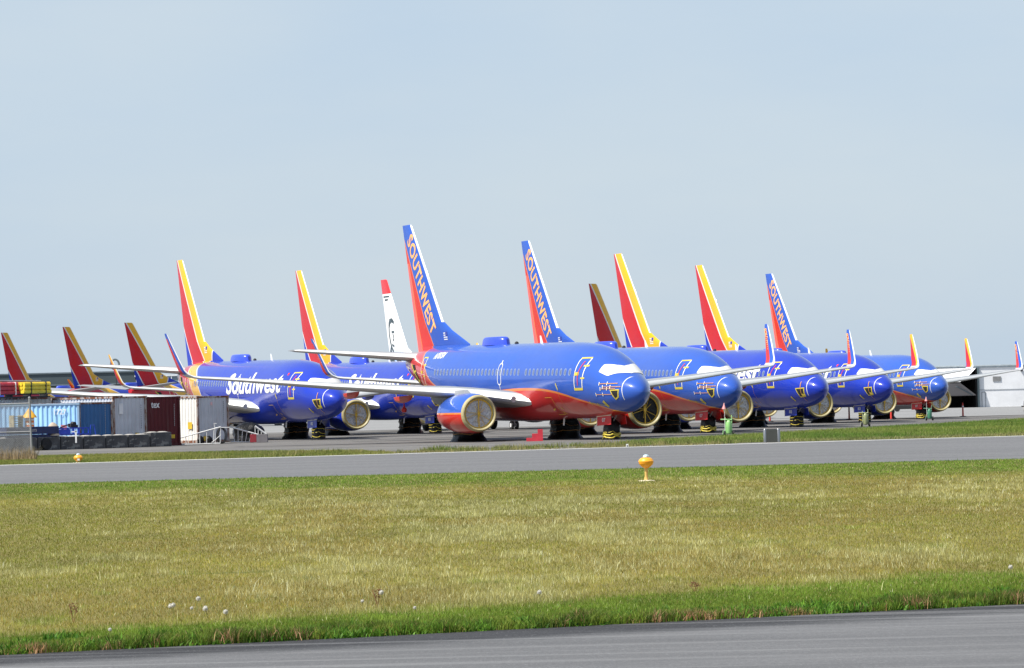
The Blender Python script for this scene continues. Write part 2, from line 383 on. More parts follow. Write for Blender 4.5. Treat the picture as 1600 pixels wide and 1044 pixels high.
def build_airliner(kind,name='airliner',reg=None):
    root=empty(name)
    # fuselage
    ss=list(np.concatenate([.1+np.linspace(0,1,16)**2*1.9,np.linspace(2.2,9,26),np.linspace(10,21,12),np.linspace(21.6,32.2,24)])); NT=64
    mb=MB(); vs=[];fs=[]
    for s in ss:
        for k in range(NT): vs.append(fpt(s,2*PI*k/NT))
    for i in range(len(ss)-1):
        for k in range(NT): fs.append((i*NT+k,i*NT+(k+1)%NT,(i+1)*NT+(k+1)%NT,(i+1)*NT+k))
    fs.append(tuple((len(ss)-1)*NT+k for k in range(NT))); mb.add(vs,fs)
    fus=mb.build('fuselage',mat_fuselage(kind),root,True)
    # belly fairing round the wing root
    mb=MB(); vs=[];fs=[]; st=[(7.6,0),(8.6,.06),(9.4,.2),(10.2,.42),(11.0,.66),(12.0,.87),(13,.97),(14,1),(18,1),(19.6,.8),(21,.4),(22.2,.12),(23,0)]; n=20
    for s,k in st:
        top,bot,wd=fsec(s)
        for j in range(n+1):
            a=PI*(-.5+j/n); hw=1.95; zb=bot-.16; zt=2.75
            x=math.copysign(abs(math.sin(a))**.6,math.sin(a))*hw; z=zb+(zt-zb)*(1-abs(math.cos(a))**.55)
            fp=fpt(s,PI-a,-.03); x=x*k+(-fp.y)*(1-k); z=z*k+fp.z*(1-k)
            vs.append(V(s,x,z))
    for i in range(len(st)-1):
        for j in range(n): fs.append((i*(n+1)+j,i*(n+1)+j+1,(i+1)*(n+1)+j+1,(i+1)*(n+1)+j))
    mb.add(vs,fs); mb.build('belly_fairing',bpy.data.materials['fuselage_paint_'+kind] ,root,True)
    # radome seam
    d=DEC(); zs=np.linspace(2.05,3.22,14)
    d.line([(.86+.16*max(0,(z-2.3))**1.6,z) for z in zs],.035); d.build('radome_seam',MT['white'],root,.006,.1)
    # cockpit window film wrapped round both sides
    U=[-1,-.85,-.6,-.33,0,.33,.6,.85,1]; BS=[(2.76,.97),(2.08,.92),(1.80,.6),(1.55,.35),(1.36,0),(1.55,.35),(1.80,.6),(2.08,.92),(2.76,.97)]; TS_=[(2.84,.62),(2.78,.56),(2.58,.40),(2.38,.24),(2.22,0),(2.38,.24),(2.58,.40),(2.78,.56),(2.84,.62)]
    mb=MB(); vs=[];fs=[]; na,nb=48,8
    for j in range(nb+1):
        for i in range(na+1):
            u=-1+2*i/na; a=np.interp(u,U,[q[0] for q in BS]); at=np.interp(u,U,[q[1] for q in BS]); c=np.interp(u,U,[q[0] for q in TS_]); ct=np.interp(u,U,[q[1] for q in TS_]); k=j/nb
            vs.append(fpt(a+(c-a)*k,(at+(ct-at)*k)*(1 if u>=0 else -1),.018))
    for j in range(nb):
        for i in range(na): k=j*(na+1)+i; fs.append((k,k+1,k+na+2,k+na+1))
    mb.add(vs,fs); mb.build('cockpit_window_cover',MT['film'],root,True)
    # doors
    def door(s0,s1,z0,z1,lean,nm,tm,full=True):
        d=DEC(); d.ring(rrect(s0,s1,z0,z1,.16,lean),.055,0); 
        o=d.build(nm,[MT['wtape'] if full else MT['white']],root,.01,.15)
        if full:
            zc=(z0+z1)/2; l=lambda z:lean*(z-zc)
            TS=lambda p,w_: DEC().line(p,w_).build('door_tape',MT['ytape'],o,.014,.15)
            TS([(s0-.02+l(z0),z0+.06),(s1+.02+l(z0),z0+.06)],.13); TS([(s0+.08+l(z1),z1-.03),(s1-.02+l(z1),z1-.03)],.07)
            for zz,a,b in((z0+.62,s0-.16,s0+.20),(z0+1.25,s0-.2,s0+.22),(z0+.85,s1-.42,s1-.02)): TS([(a+l(zz),zz),(b+l(zz),zz)],.085 if a<s1-.5 else .17)
            d=DEC(); d.line([((s0+s1)/2+.02+l(z0),z0+.25),((s0+s1)/2+.08,zc),((s0+s1)/2-.08+l(z1),z1-.2)],.05); d.build('streamer',MT['redmk'],o,.018,.15)
        return o
    door(3.86,4.70,2.60,4.29,-.04,'passenger_door',0)
    door(26.0,26.75,3.05,4.75,.0,'rear_door',0)
    d=DEC(); d.ring(rrect(14.15,14.68,3.0,4.2,.22),.06,0); d.line([(14.42,2.7),(14.42,3.02)],.06); d.line([(14.42,4.2),(14.42,4.34)],.1); d.build('overwing_exit',MT['white'],root,.01,.15)
    d=DEC(); d.ring(rrect(7.86,9.0,1.35,2.28,.05,.05),.028,0); d.build('cargo_door',MT['ytape2'],root,.01,.15)
    for p_,w_ in (([(8.3,1.68),(8.7,1.6)],.06),([(7.7,1.5),(7.5,1.38)],.07),([(7.45,1.75),(7.3,1.62)],.05),([(10.15,1.36),(10.3,1.42),(11.6,1.40)],.03)): DEC().line(p_,w_).build('belly_tape',MT['ytape2'],root,.012,.15)
    d=DEC(); d.line([(6.87,3.0),(6.72,2.66)],.10); d.build('vent_tape',MT['ytape'],root,.012,.1)
    d=DEC(); d.line([(6.72,2.66),(6.82,2.3),(6.7,1.6)],.022); d.build('drain_line',MT['otape'],root,.012,.1)
    # cabin windows
    wmesh=None; s=5.2
    while s<24.4:
        if not(11.2<s<11.75):
            zc=3.56+.0162*(s-5.2)
            d=DEC(); P=rrect(s-.135,s+.135,zc-.19,zc+.19,.12,0,3)
            d.ring(P,.04,1); A,B=ring_poly(P,.04); d.poly([(b.x,b.y) for b in B],0)
            o=d.build('cabin_window',[MT['window'],MT['wframe']],root,.007,.3)
        s+=.508
    # nose probe tapes, open hatch
    if kind=='old':
        for a,b,z in((2.40,1.20,2.90),(2.13,.96,2.73),(2.30,1.25,2.64),(2.72,1.45,2.36)):
            d=DEC(); d.line([(a,z),(b,z-.01)],.035,0)
            for q in (a,a-(a-b)*.45): d.line([(q,z-.085),(q,z+.085)],.045,1)
            d.build('probe_cover',[MT['otape'],MT['wtape']],root,.03,.12)
        H=[(1.62,2.58),(1.02,2.60),(1.10,2.20),(1.34,2.06),(1.46,2.25)]
    else:
        H=[(1.75,2.55),(1.02,2.58),(1.08,2.0),(1.5,1.95)]
        d=DEC(); d.line([(1.35,2.95),(1.3,2.5)],.05); d.line([(1.3,2.5),(1.28,1.7)],.03); d.build('probe_cover',MT['otape'],root,.03,.12)
    d=DEC(); d.poly(H,0); h=d.build('nose_hatch',[MT['dark']],root,.012,.15)
    d=DEC(); d.ring(H,.06,0); 
    if kind!='old': d.line([(1.3,2.12),(1.05,2.06)],.16)
    d.build('hatch_tape',MT['ytape'],h,.02,.15)
    d=DEC(); d.line([(2.36,2.02),(2.2,1.72)],.2 if kind=='old' else .12); 
    if kind=='old': d.line([(3.65,1.96),(2.3,1.78)],.025); d.line([(3.65,2.02),(3.55,1.82)],.05); d.line([(3.0,1.92),(2.98,1.78)],.05)
    d.build('static_port_tape',MT['ytape'],root,.014,.1)
    # outflow valve cover near the tail
    d=DEC(); d.poly([(29.0,4.35),(28.2,4.35),(27.3,3.35),(27.9,3.2)],0); o=d.build('outflow_cover',MT['dark'],root,.014,.2)
    d=DEC(); d.line([(29.0,4.4),(27.5,3.3)],.12); d.line([(28.7,3.9),(27.9,4.0)],.12); d.line([(28.1,3.35),(27.4,3.45)],.12); d.build('cover_tape',MT['ytape'],o,.02,.2)
    # top fittings
    mb=MB(); vs=[];fs=[]; 
    for j in range(9):
        u=j/8; 
        for k in range(24):
            a=2*PI*k/24; ca=math.cos(a); r=1.55*(1-.12*u-.45*max(0,u-.5)**1.3); 
            vs.append(V(19.2+ca*r,math.sin(a)*(.55*(1-.3*u*u)),5.24+.46*math.sin(u*PI/2)))
    for j in range(8):
        for k in range(24): fs.append((j*24+k,j*24+(k+1)%24,(j+1)*24+(k+1)%24,(j+1)*24+k))
    fs.append(tuple(8*24+k for k in range(24))); mb.add(vs,fs); mb.build('antenna_radome',MT['wifi'],root,True)
    mb=MB(); mb.add([V(12.6,0,5.15),V(12.95,0,5.15),V(13.05,0,5.62),V(12.92,0,5.62),V(12.6,.03,5.15),V(12.95,.03,5.15),V(13.05,.02,5.62),V(12.92,.02,5.62)],[(0,1,2,3),(7,6,5,4),(0,4,5,1),(1,5,6,2),(2,6,7,3),(3,7,4,0)]); mb.build('blade_antenna',MT['white'],root)
    mb=MB(); mb.lathe([(0,.12),(.08,.11),(.14,.05),(.15,0)],V(16.3,0,5.24),n=12); mb.build('beacon_light',MT['tyre'],root,True)
    # fin
    fm=mat_fin(kind if kind in('old','new') else 'white')
    mb=MB(); secs=[(22.9,5.38,.05,8.1),(24.36,5.85,.16,6.75),(25.6,6.25,.26,5.65),(26.9,6.8,.36,4.55),(29.2,9.67,.27,3.05),(31.42,12.45,.17,1.57),(31.62,12.56,.10,1.30)]
    # TE line: 31.0@5.3 -> 33.0@12.55
    te=lambda z:30.93+(z-5.3)*.283
    vs=[];fs=[];n=len(AF)
    for s0,z,th,_ in secs:
        c=te(z)-s0
        for x,y in AF: vs.append(V(s0+c*x,math.copysign(abs(y)/.095,y)*th*.5 if y else 0,z))
    for i in range(len(secs)-1):
        for k in range(n): fs.append((i*n+k,i*n+(k+1)%n,(i+1)*n+(k+1)%n,(i+1)*n+k))
    fs.append(tuple(range(n))[::-1]); fs.append(tuple((len(secs)-1)*n+k for k in range(n)))
    mb.add(vs,fs)
    # skirt down to the hull
    vs=[];fs=[]
    for z in(4.9,5.4):
        c=te(z)-23.0
        for x,y in AF: vs.append(V(23.0+c*x,math.copysign(abs(y)/.095,y)*.17 if y else 0,z))
    for k in range(n): fs.append((k,(k+1)%n,n+(k+1)%n,n+k))
    mb.add(vs,fs)
    fin=mb.build('vertical_fin',fm,root,True)
    def finsurf(off=.02):
        def f(x,y,z):
            # half thickness at (s,z)
            zz=[q[1] for q in secs]; s0=float(np.interp(y,zz,[q[0] for q in secs])); th=float(np.interp(y,zz,[q[2] for q in secs])); c=te(y)-s0; u=min(1,max(0,(x-s0)/c))
            yy=float(np.interp(u,[0,.01,.04,.09,.18,.3,.45,.6,.75,.9,1],[0,.024,.047,.068,.088,.095,.088,.070,.045,.018,0]))/.095
            return V(x,yy*th*.5+off,y)
        return f
    mb=MB(); mb.tube([V(31.35,-.16,10.3),V(31.8,0,10.3),V(32.2,.0,10.3)],.02,5); 
    if kind=='old':
        bm=text_bm('SOUTHWEST',1,.026,0,1.08); text_fit(bm,6.7,1.02)
        d0=Vector((32.16-.0,11.55)); e=(Vector((28.60,6.05))-d0).normalized(); # baseline runs down the fin
        pp=Vector((e.y,-e.x))*1.0  # towards the leading edge (smaller s)
        if pp.x>0: pp=-pp
        f=finsurf(.012)
        for v in bm.verts:
            q=d0+e*v.co.x+pp*(v.co.y+.0); v.co=Vector((q.x,q.y,0))
        # taper towards the narrow tip
        grid_map(bm,.3,f); bm_obj(bm,'fin_lettering',MT['gold'],fin)
    if kind in('old','new'):
        s0,z0=(26.7,5.72) if kind=='old' else (26.75,5.95)
        d=DEC()
        for k in range(4): d.poly([(s0,z0+k*.12),(s0-.55 if k<2 else s0-.0,z0+k*.12),(s0-.55 if k<2 else s0-.0,z0+k*.12+.06),(s0,z0+k*.12+.06)],0) if k<2 else d.poly([(s0,z0+k*.12),(s0-.28,z0+k*.12),(s0-.28,z0+k*.12+.06),(s0,z0+k*.12+.06)],0)
        d.poly([(s0-.30,z0+.24),(s0-.55,z0+.24),(s0-.55,z0+.46),(s0-.30,z0+.46)],1)
        d.build('flag_marking',[MT['white'],MT['bluemk']],fin,.012,.5,finsurf(.014))
    else:
        # plain generic portrait-like grey patches and the dark band under the red tip
        d=DEC()
        d.poly([(32.3,11.05),(30.7,11.05),(30.75,11.18),(32.3,11.18)]); d.poly([(31.9,10.75),(31.0,10.8),(31.0,10.92),(31.9,10.92)])
        d.poly([(31.1,8.9),(30.8,9.25),(30.1,9.3),(29.6,9.0),(29.7,8.8),(30.2,8.95),(30.6,8.85),(30.9,8.5)]); d.line([(31.0,8.8),(31.05,8.0),(30.8,7.4),(30.5,6.9),(30.0,6.5)],.26); d.line([(30.3,8.15),(29.6,8.15)],.18); d.line([(30.0,8.0),(29.7,7.6),(30.0,7.4)],.16)
        d.line([(30.3,7.1),(29.7,6.95)],.18)
        d.poly([(30.7,7.0),(31.2,6.3),(31.0,5.4),(29.7,5.4),(30.3,6.2)]); d.poly([(29.4,6.5),(28.5,6.0),(28.1,5.4),(29.4,5.4)])
        d.build('tail_portrait',MT['port'],fin,.012,.5,finsurf(.014))
    # stabilisers
    for sg in(1,-1):
        mb=MB(); foil_loft(mb,[(28.5,sg*.35,4.72,4.1,.95,0),(29.3,sg*1.2,4.80,3.6,.9,0),(32.0,sg*6.9,5.32,1.5,.85,0),(32.2,sg*7.17,5.35,1.2,.5,0)],1.); mb.build('horizontal_stabiliser',[MT['wing'],MT['metal']],root,True)
    # wings
    WS=[(9.9,1.4,1.98,9.2,.62,0),(11.0,2.2,2.16,7.6,.80,0),(12.25,3.6,2.42,6.1,.86,0),(13.1,4.83,2.60,5.35,.85,0),(13.85,6.2,2.73,4.65,.80,0),(16.2,10.7,3.14,3.15,.78,0),(18.6,15.4,3.62,1.8,.8,0),(19.5,17.1,3.77,1.32,.8,0)]
    WL=[(19.5,17.1,3.77,1.32,.8,0),(19.75,17.4,3.83,1.28,.7,.35),(20.0,17.62,3.97,1.22,.6,.85),(20.3,17.76,4.22,1.12,.55,1.15),(20.75,17.9,4.8,.95,.5,1.3),(21.4,18.07,5.6,.68,.5,1.32),(21.85,18.17,6.12,.48,.45,1.32),(22.0,18.19,6.24,.34,.3,1.32)]
    fm2=MT['fairred'] if kind=='old' else (MT['fairblue'] if kind=='new' else MT['wing'])
    for sg in(1,-1):
        mb=MB(); foil_loft(mb,[(s,sg*t,z,c,k,a) for s,t,z,c,k,a in WS]); wg=mb.build('wing',[MT['wing'],MT['metal']],root,True)
        mb=MB(); foil_loft(mb,[(s,sg*t,z,c,k,a) for s,t,z,c,k,a in WL]); wl=mb.build('winglet',[mat_winglet(kind) if sg>0 else bpy.data.materials['winglet_paint_'+kind]]*2,wg,True)
        if kind=='old':
            bm=text_bm('SOUTHWEST',1,.03,0,.98); text_fit(bm,1.75,.30)
            for v in bm.verts:
                u=v.co.x/1.75; zz=6.0-u*1.55; sl=17.42+zz*.74+.20; q=sl+.26-v.co.y
                tt=17.9+(zz-4.8)*.209; off=-.028 if sg<0 else -.028
                v.co=V(q,sg*(tt+off),zz)
            bm_obj(bm,'winglet_lettering',MT['gold'],wl)
        for (s,t,L_,h) in((18.0,5.95,2.9,.62),(18.5,8.8,2.5,.58)):
            zw=float(np.interp(t,[q[1] for q in WS],[q[2] for q in WS]))-.1
            mb=MB(); vs=[];fs=[]; m_=9; 
            for i in range(m_+1):
                u=i/m_; r=max(.02,(math.sin(PI*min(1,max(0,u*1.0)))**.35) if 0<u<1 else .05)
                for k in range(12):
                    a=2*PI*k/12; vs.append(V(s-L_*.4+L_*u,sg*t+.15*r*math.sin(a),zw-.02-.10*u+h*.60*r*math.cos(a)*(1 if math.cos(a)<0 else .02)))
            for i in range(m_):
                for k in range(12): fs.append((i*12+k,i*12+(k+1)%12,(i+1)*12+(k+1)%12,(i+1)*12+k))
            fs.append(tuple(range(12))); fs.append(tuple(m_*12+k for k in range(12))); mb.add(vs,fs); mb.build('flap_fairing',fm2,wg,True)
        # landing light in the wing root
        if sg>0:
            mb=MB(); mb.lathe([(-.02,.0),(0,.14),(.03,.16)],V(11.15,2.45,2.22),'X',12); mb.build('landing_light',MT['strut'],wg,True)
        # engine
        T=4.83*sg; ZC=1.50
        prof=[(10.19,.93),(10.22,.975),(10.35,1.02),(10.7,1.07),(11.2,1.10),(11.9,1.10),(12.7,1.06),(13.4,.98),(14.0,.86),(14.25,.80)]
        def nac(name,prof,mat,parent,n=40,flat=True,inner=None):
            vs=[];fs=[]
            for s,r in prof:
                for k in range(n):
                    a=2*PI*k/n; y,z=r*math.sin(a),r*math.cos(a)
                    if z<0 and flat: z*=.95
                    vs.append(V(s,T+y*1.0,ZC+z))
            for i in range(len(prof)-1):
                for k in range(n): fs.append((i*n+k,i*n+(k+1)%n,(i+1)*n+(k+1)%n,(i+1)*n+k))
            b=MB(); b.add(vs,fs); return b.build(name,mat,parent,True)
        eng=nac('engine',prof,mat_nacelle(kind) if sg>0 else bpy.data.materials['nacelle_paint_'+kind],root)
        nac('inlet_lip',[(10.42,1.028),(10.24,.992),(10.15,.955),(10.12,.90),(10.15,.85),(10.25,.80),(10.4,.765)],MT['lip'],eng)
        nac('exhaust_nozzle',[(14.2,.82),(14.22,.62),(14.0,.6),(14.3,.52),(15.0,.42),(15.02,.3),(15.5,.05)],MT['nozzle'],eng)
        b=MB(); vs=[];fs=[];n=48;rr=9
        for j in range(rr+1):
            r=.80*j/rr
            for k in range(n):
                a=2*PI*k/n; sgn=.035*math.sin(a*9+math.sin(a*3)*2)*(j/rr)*(1-j/rr)*4+.04*mnoise.noise(Vector((r*5*math.cos(a),r*5*math.sin(a),sg)))
                vs.append(V(10.36-.0+sgn,T+r*math.sin(a),ZC+r*math.cos(a)))
        for j in range(rr):
            for k in range(n): fs.append((j*n+k,j*n+(k+1)%n,(j+1)*n+(k+1)%n,(j+1)*n+k))
        b.add(vs,fs); cov=b.build('inlet_cover',MT['sheet'],eng,True)
        b=MB()
        b.tube([V(10.26,T,ZC+.8),V(10.27,T,ZC-.8)],.035,6)
        for k in range(8):
            a=2*PI*(k+.45)/8+.2*math.sin(k*2.3); rI=.12;rO=.76*(1 if k%3 else .6)
            b.tube([V(10.28,T+rI*math.sin(a),ZC+rI*math.cos(a)),V(10.29,T+rO*math.sin(a+.12),ZC+rO*math.cos(a+.12))],.013,5)
        b.tube([V(10.30,T+.775*math.sin(2*PI*k/40),ZC+.775*math.cos(2*PI*k/40)*(.97)) for k in range(40)],.042,6,closed=True)
        b.lathe([(10.22,.0),(10.23,.09),(10.27,.12)][::-1],(0,-T,ZC),'X',10) if False else b.box(V(10.26,T,ZC),(.04,.16,.2))
        b.build('cover_tape',MT['ytape2'],cov)
        # pylon
        b=MB(); vs=[];fs=[]
        for s,z0,z1,wd in((11.3,2.45,2.60,.02),(12.0,2.3,2.78,.16),(13.2,2.1,2.75,.2),(14.5,1.9,2.6,.2),(16.2,2.1,2.5,.12),(17.0,2.35,2.5,.02)):
            vs+=[V(s,T-wd,z0),V(s,T+wd,z0),V(s,T+wd*.7,z1),V(s,T-wd*.7,z1)]
        for i in range(5):
            for k in range(4): fs.append((i*4+k,i*4+(k+1)%4,(i+1)*4+(k+1)%4,(i+1)*4+k))
        b.add(vs,fs); b.build('pylon',MT['wing'] if kind!='old' else MT['wing'],eng,True)
        # red streamer ball under the wing
        if sg>0 and kind=='old':
            b=MB(); b.lathe([(-.30,.02),(-.28,.12),(-.12,.16),(.0,.06),(.25,.012)],V(17.3,6.3,1.95),n=10); b.build('warning_flag',MT['redmk'],wg,True)
        if kind=='new' and sg<0:
            bm=text_bm('southwest.com',1,.02,.2); text_fit(bm,2.0,.28)
            for v in bm.verts:
                ss_=13.0-v.co.x; z=1.42+v.co.y; r=float(np.interp(ss_,[q[0] for q in prof],[q[1] for q in prof])); y=math.sqrt(max(0,r*r-(z-ZC)**2)); v.co=V(ss_,T+y+.01,z)
            bm_obj(bm,'engine_lettering',MT['white'],eng)
    # gear
    wrap=kind!='white'
    for t in(2.86,-2.86):
        b=MB(); b.tube([V(16.6,t,.55),V(16.5,t*.97,1.9)],.11,10); b.tube([V(16.6,t-.5,.55),V(16.6,t+.5,.55)],.07,8); b.tube([V(16.6,t,.9),V(16.5,t*.45,1.7)],.05,8); g=b.build('main_gear',MT['strut'],root,True)
        for q in(-.43,.43):
            b=MB(); b.lathe([(-.19,.25),(-.2,.42),(-.17,.53),(-.08,.565),(.08,.565),(.17,.53),(.2,.42),(.19,.25)],V(16.6,t+q,.565),'Y',26); wh=b.build('wheel',MT['tyre'],g,True)
            b=MB(); b.lathe([(-.15,.05),(-.16,.24),(-.1,.3),(.1,.3),(.16,.24),(.15,.05)],V(16.6,t+q,.565),'Y',20); b.build('hub',MT['hub'],wh,True)
        if wrap:
            b=MB(); lump(b,V(16.6,t,0),.74,.76,1.50,seed=t,flare=1.28); wr=b.build('gear_wrap',MT['black'],g,True)
            b=MB(); tape_ring(b,V(16.6,t,0),.76,.78,.42,.022,seed=t,wob=.09); tape_ring(b,V(16.6,t,0),.76,.78,.80,.012,seed=t+2,wob=.2); b.build('wrap_tape',MT['otape'],wr)
    b=MB(); b.tube([V(4.0,0,.35),V(3.9,0,1.5)],.08,10); b.tube([V(4.0,0,.8),V(3.3,0,1.3)],.04,8); b.tube([V(4,-.25,.34),V(4,.25,.34)],.05,8); g=b.build('nose_gear',MT['strut'],root,True)
    for q in(-.2,.2):
        b=MB(); b.lathe([(-.09,.15),(-.1,.26),(-.07,.33),(.07,.33),(.1,.26),(.09,.15)],V(4.0,q,.34),'Y',22); wh=b.build('wheel',MT['tyre'],g,True)
        b=MB(); b.lathe([(-.09,.04),(-.10,.16),(.10,.16),(.09,.04)],V(4.0,q,.34),'Y',14); b.build('hub',MT['hub'],wh,True)
    if wrap:
        b=MB(); lump(b,V(4.0,0,0),.42,.40,1.15,seed=5,flare=1.12,n=20,m=10,amp=.1); wr=b.build('gear_wrap',MT['black'],g,True)
        b=MB()
        for zz,r in (((.27,.045),(.14,.04),(.38,.018)) if kind=='old' else ((.66,.018),(.44,.02),(.20,.02))): tape_ring(b,V(4.0,0,0),.43,.41,zz,r,seed=5+zz*3,wob=.13,n=20)
        b.build('wrap_tape',MT['ytape'],wr)
    dm=MT['doorred'] if kind=='old' else MT['doorblue']
    if kind=='white': dm=MT['doorred']
    for q in(.42,-.42):
        b=MB(); b.add([V(4.85,q,1.20),V(3.15,q,1.26),V(3.10,q*1.1,.80),V(4.78,q*1.1,.74),V(4.85,q*.93,1.20),V(3.15,q*.93,1.26),V(3.10,q*1.03,.80),V(4.78,q*1.03,.74)],[(0,1,2,3),(7,6,5,4),(0,4,5,1),(1,5,6,2),(2,6,7,3),(3,7,4,0)]); dd=b.build('gear_door',dm,root)
        if q>0 and kind!='white':
            bm=text_bm(reg or '07',1,.02); text_fit(bm,.42,.2)
            for v in bm.verts: v.co=V(4.15-v.co.x,q*1.07+.022,.93+v.co.y)
            bm_obj(bm,'door_number',MT['white'],dd)
            b=MB(); b.tube([V(4.9,q,1.22),V(3.1,q,1.29)],.022,5); b.tube([V(4.9,q,1.22),V(4.82,q*1.1,.74)],.018,5); b.build('door_edge',MT['wtape'],dd)
    # drain mast
    b=MB(); b.tube([V(9.6,.2,1.2),V(9.7,.2,.78)],.045,5); b.build('drain_mast',MT['white'],root)
    # side lettering
    if kind=='old':
        bm=text_bm('N707SA',1,.03,.25); text_fit(bm,1.6,.36)
        for v in bm.verts: v.co=Vector((25.1-v.co.x,4.60+v.co.y+(v.co.x)*.015,0))
        grid_map(bm,.3,lambda x,y,z:surf(x,y,.01)); bm_obj(bm,'registration',MT['white'],root)
    if kind=='new':
        bmA=text_bm('Southwest',1,.028,0,1.02)
        xs_=[v.co.x for v in bmA.verts]; ww=max(xs_)
        for v in bmA.verts:
            x,y=v.co.x/ww*10.9,v.co.y
            y=y*1.55 if y<.53 else .8215+(y-.53)*1.75
            v.co=Vector((16.75-x-(y)*.46+.1,3.10+y*1.13,0))
        grid_map(bmA,.25,lambda x,y,z:surf(x,y,.016)); bm_obj(bmA,'side_lettering',MT['white'],root)
        d=DEC(); d.poly([(5.25,4.08),(5.35,4.2),(5.33,4.26),(5.27,4.27),(5.25,4.24),(5.23,4.27),(5.17,4.26),(5.15,4.2)]); d.build('heart_emblem',MT['redmk'],root,.012,.3)
        d=DEC()
        for q in(24.4,24.05,23.7): d.line([(q,3.95),(q-.06,3.62)],.09)
        d.build('static_port_cover',MT['otape'],root,.014,.3)
    return root

OLD=build_airliner('old'); NEW=build_airliner('new',reg='83'); WHI=build_airliner('white','airliner')
HA={'P1':(6.60,200.06,67.05),'P2':(12.79,226.07,68.59),'P3':(19.92,252.56,67.81),'P4':(26.84,280.75,68.25),'P5':(33.53,306.2,69.23),'Q1':(-10.84,244.9,67.69),'Q2':(-3.98,271.39,67.68),
 'N1':(1.5,297.8,68.0),'R1':(-49.63,529.7,-62.2),'R2':(-37.39,504.4,-59.0),'R3':(-26.82,488.8,-55.6),'R4':(23.36,380.8,-60.2),'R0':(-60.6,551.,-62.)}
SHEENS={
'P1':(OLD,'blue and red airliner nearest the camera, gold fin lettering, black cover on one engine'),
'P2':(OLD,'blue and red gold-lettered airliner, second in the front row, light green extinguisher beside its nose'),
'P3':(NEW,'royal blue airliner with tall red and yellow fin, third in the front row'),
'P4':(NEW,'royal blue airliner with red and yellow fin, olive extinguisher at its nose gear'),
'P5':(OLD,'blue and red airliner farthest right, its nose in front of the white hangar'),
'Q1':(NEW,'royal blue airliner with white script, its tail rising behind the shipping containers'),
'Q2':(NEW,'royal blue airliner with white script, half hidden behind the nearest airliner'),
'N1':(WHI,'white airliner with red-tipped fin and grey portrait behind the nearest airliner'),
'R1':(NEW,'distant airliner whose shaded red fin stands leftmost, above the yellow bundle'),
'R2':(NEW,'distant airliner with shaded red fin, middle one of three at the left'),
'R3':(NEW,'distant airliner with shaded red fin, rightmost of three at the left'),
'R4':(NEW,'airliner with dark red shaded fin tucked behind the front row'),
'R0':(NEW,'distant airliner cut off by the left edge, one pale tailplane tip showing')}
used=set()
for k,(src,lab) in SHEENS.items():
    o=src if src.name not in used else copy_tree(src)
    used.add(src.name)
    x,y,a=HA[k]; o.location=(x,y,0); o.rotation_euler=(0,0,-R(a)); tag(o,lab,'airliner','airliners parked in storage')
    if k=='P1': P1=o
# the nearest airliner wears a black net on its far engine
for e in P1.children:
    if e.name.startswith('engine'):
        for c in e.children:
            if c.name.startswith('inlet_cover') and sum(v.co.y for v in c.data.vertices)>0:
                me=c.data.copy(); me.materials.clear(); me.materials.append(MT['sheetb']); c.data=me
Q1_=[o for o in bpy.data.objects if o.get('label','').startswith('royal blue airliner with white script, its tail')][0]
def kill(o):
    for c in list(o.children): kill(c)
    bpy.data.objects.remove(o)
for e in list(Q1_.children):   # its near engine is off the wing in the photo
    if e.name.split('.')[0]=='engine' and sum(v.co.y for v in e.data.vertices)<0:
        for c in list(e.children):
            if c.name.startswith('pylon'): c.parent=Q1_
            else: kill(c)
        bpy.data.objects.remove(e)
# ---------------------------------------------------------------- ground sheets
def sheet(name,pts,z,mat,parent=None):
    me=bpy.data.meshes.new(name); me.from_pydata([(x,y,z) for x,y in pts],[],[tuple(range(len(pts)))]); me.update()
    o=link(name,me,mat); tag(o,kind='structure'); return o
def ground_mat(name,c0,c1,streak=(.05,.5,1),sc_=1.,dark=None,rough=.9,fine=18.,dthr=.62):
    m,t,b=newmat(name,rough,0,0,.3); v,x,y,z=objco(t)
    n=noise_n(t,v,sc_,6,.6,streak); c=mix(t,ramp(t,n,.3,.7),c0,c1)
    g=noise_n(t,v,fine,4,.7); c=mix(t,(ramp(t,g,.35,.65)*-.5)+.5,c,(.5,.5,.5),'OVERLAY') if False else mix(t,ramp(t,g,.3,.7)*.35,c,[k*.55 for k in c0])
    if dark:
        n2=noise_n(t,v,sc_*2.1,7,.68,(streak[0]*.7,streak[1]*2.2,1)); c=mix(t,ramp(t,n2,dthr,dthr+.06),c,dark)
    t.links.new(c,b.inputs['Base Color']); bump(t,b,g,.5,.02); return m,t,b,v,x,y
m_apron,t,b,v,x,y=ground_mat('apron_gravel',(.105,.10,.094),(.20,.19,.178),(.025,.22,1),1.,(.04,.038,.036),fine=6.,dthr=.55)  # dark streaks paint tar cracks and shadow lines into the gravel colour
sheet('apron',[(-4000,-200),(4000,-200),(4000,9000),(-4000,9000)],0,m_apron)
m_conc,t,b,v,x,y=ground_mat('apron_concrete',(.20,.20,.20),(.29,.287,.28),(.03,.12,1),1.,(.22,.22,.22),fine=2.)
sheet('concrete_apron',[(-400,335),(400,335),(400,1500),(-400,1500)],.004,m_conc)
m_taxi,t,b,v,x,y=ground_mat('taxiway_asphalt',(.118,.118,.121),(.155,.155,.158),(.06,.6,1),.5,(.12,.12,.125),fine=14.)
TL=lambda x:167.6+.40*x      # far edge of the taxiway
TN=lambda x:115.6+.06*x      # near edge
RN=lambda x:34.94+.451*x     # edge of the near road
sheet('taxiway',[(-90,TN(-90)),(90,TN(90)),(90,TL(90)),(-90,TL(-90))],.008,m_taxi)
m_line=simple('line_paint',(.75,.75,.72),.7,0,0,.1,2,dirt=((.4,.4,.4),.6))
sheet('taxiway_edge_line',[(-90,TL(-90)-1.15),(90,TL(90)-1.15),(90,TL(90)-.3),(-90,TL(-90)-.3)],.012,m_line)
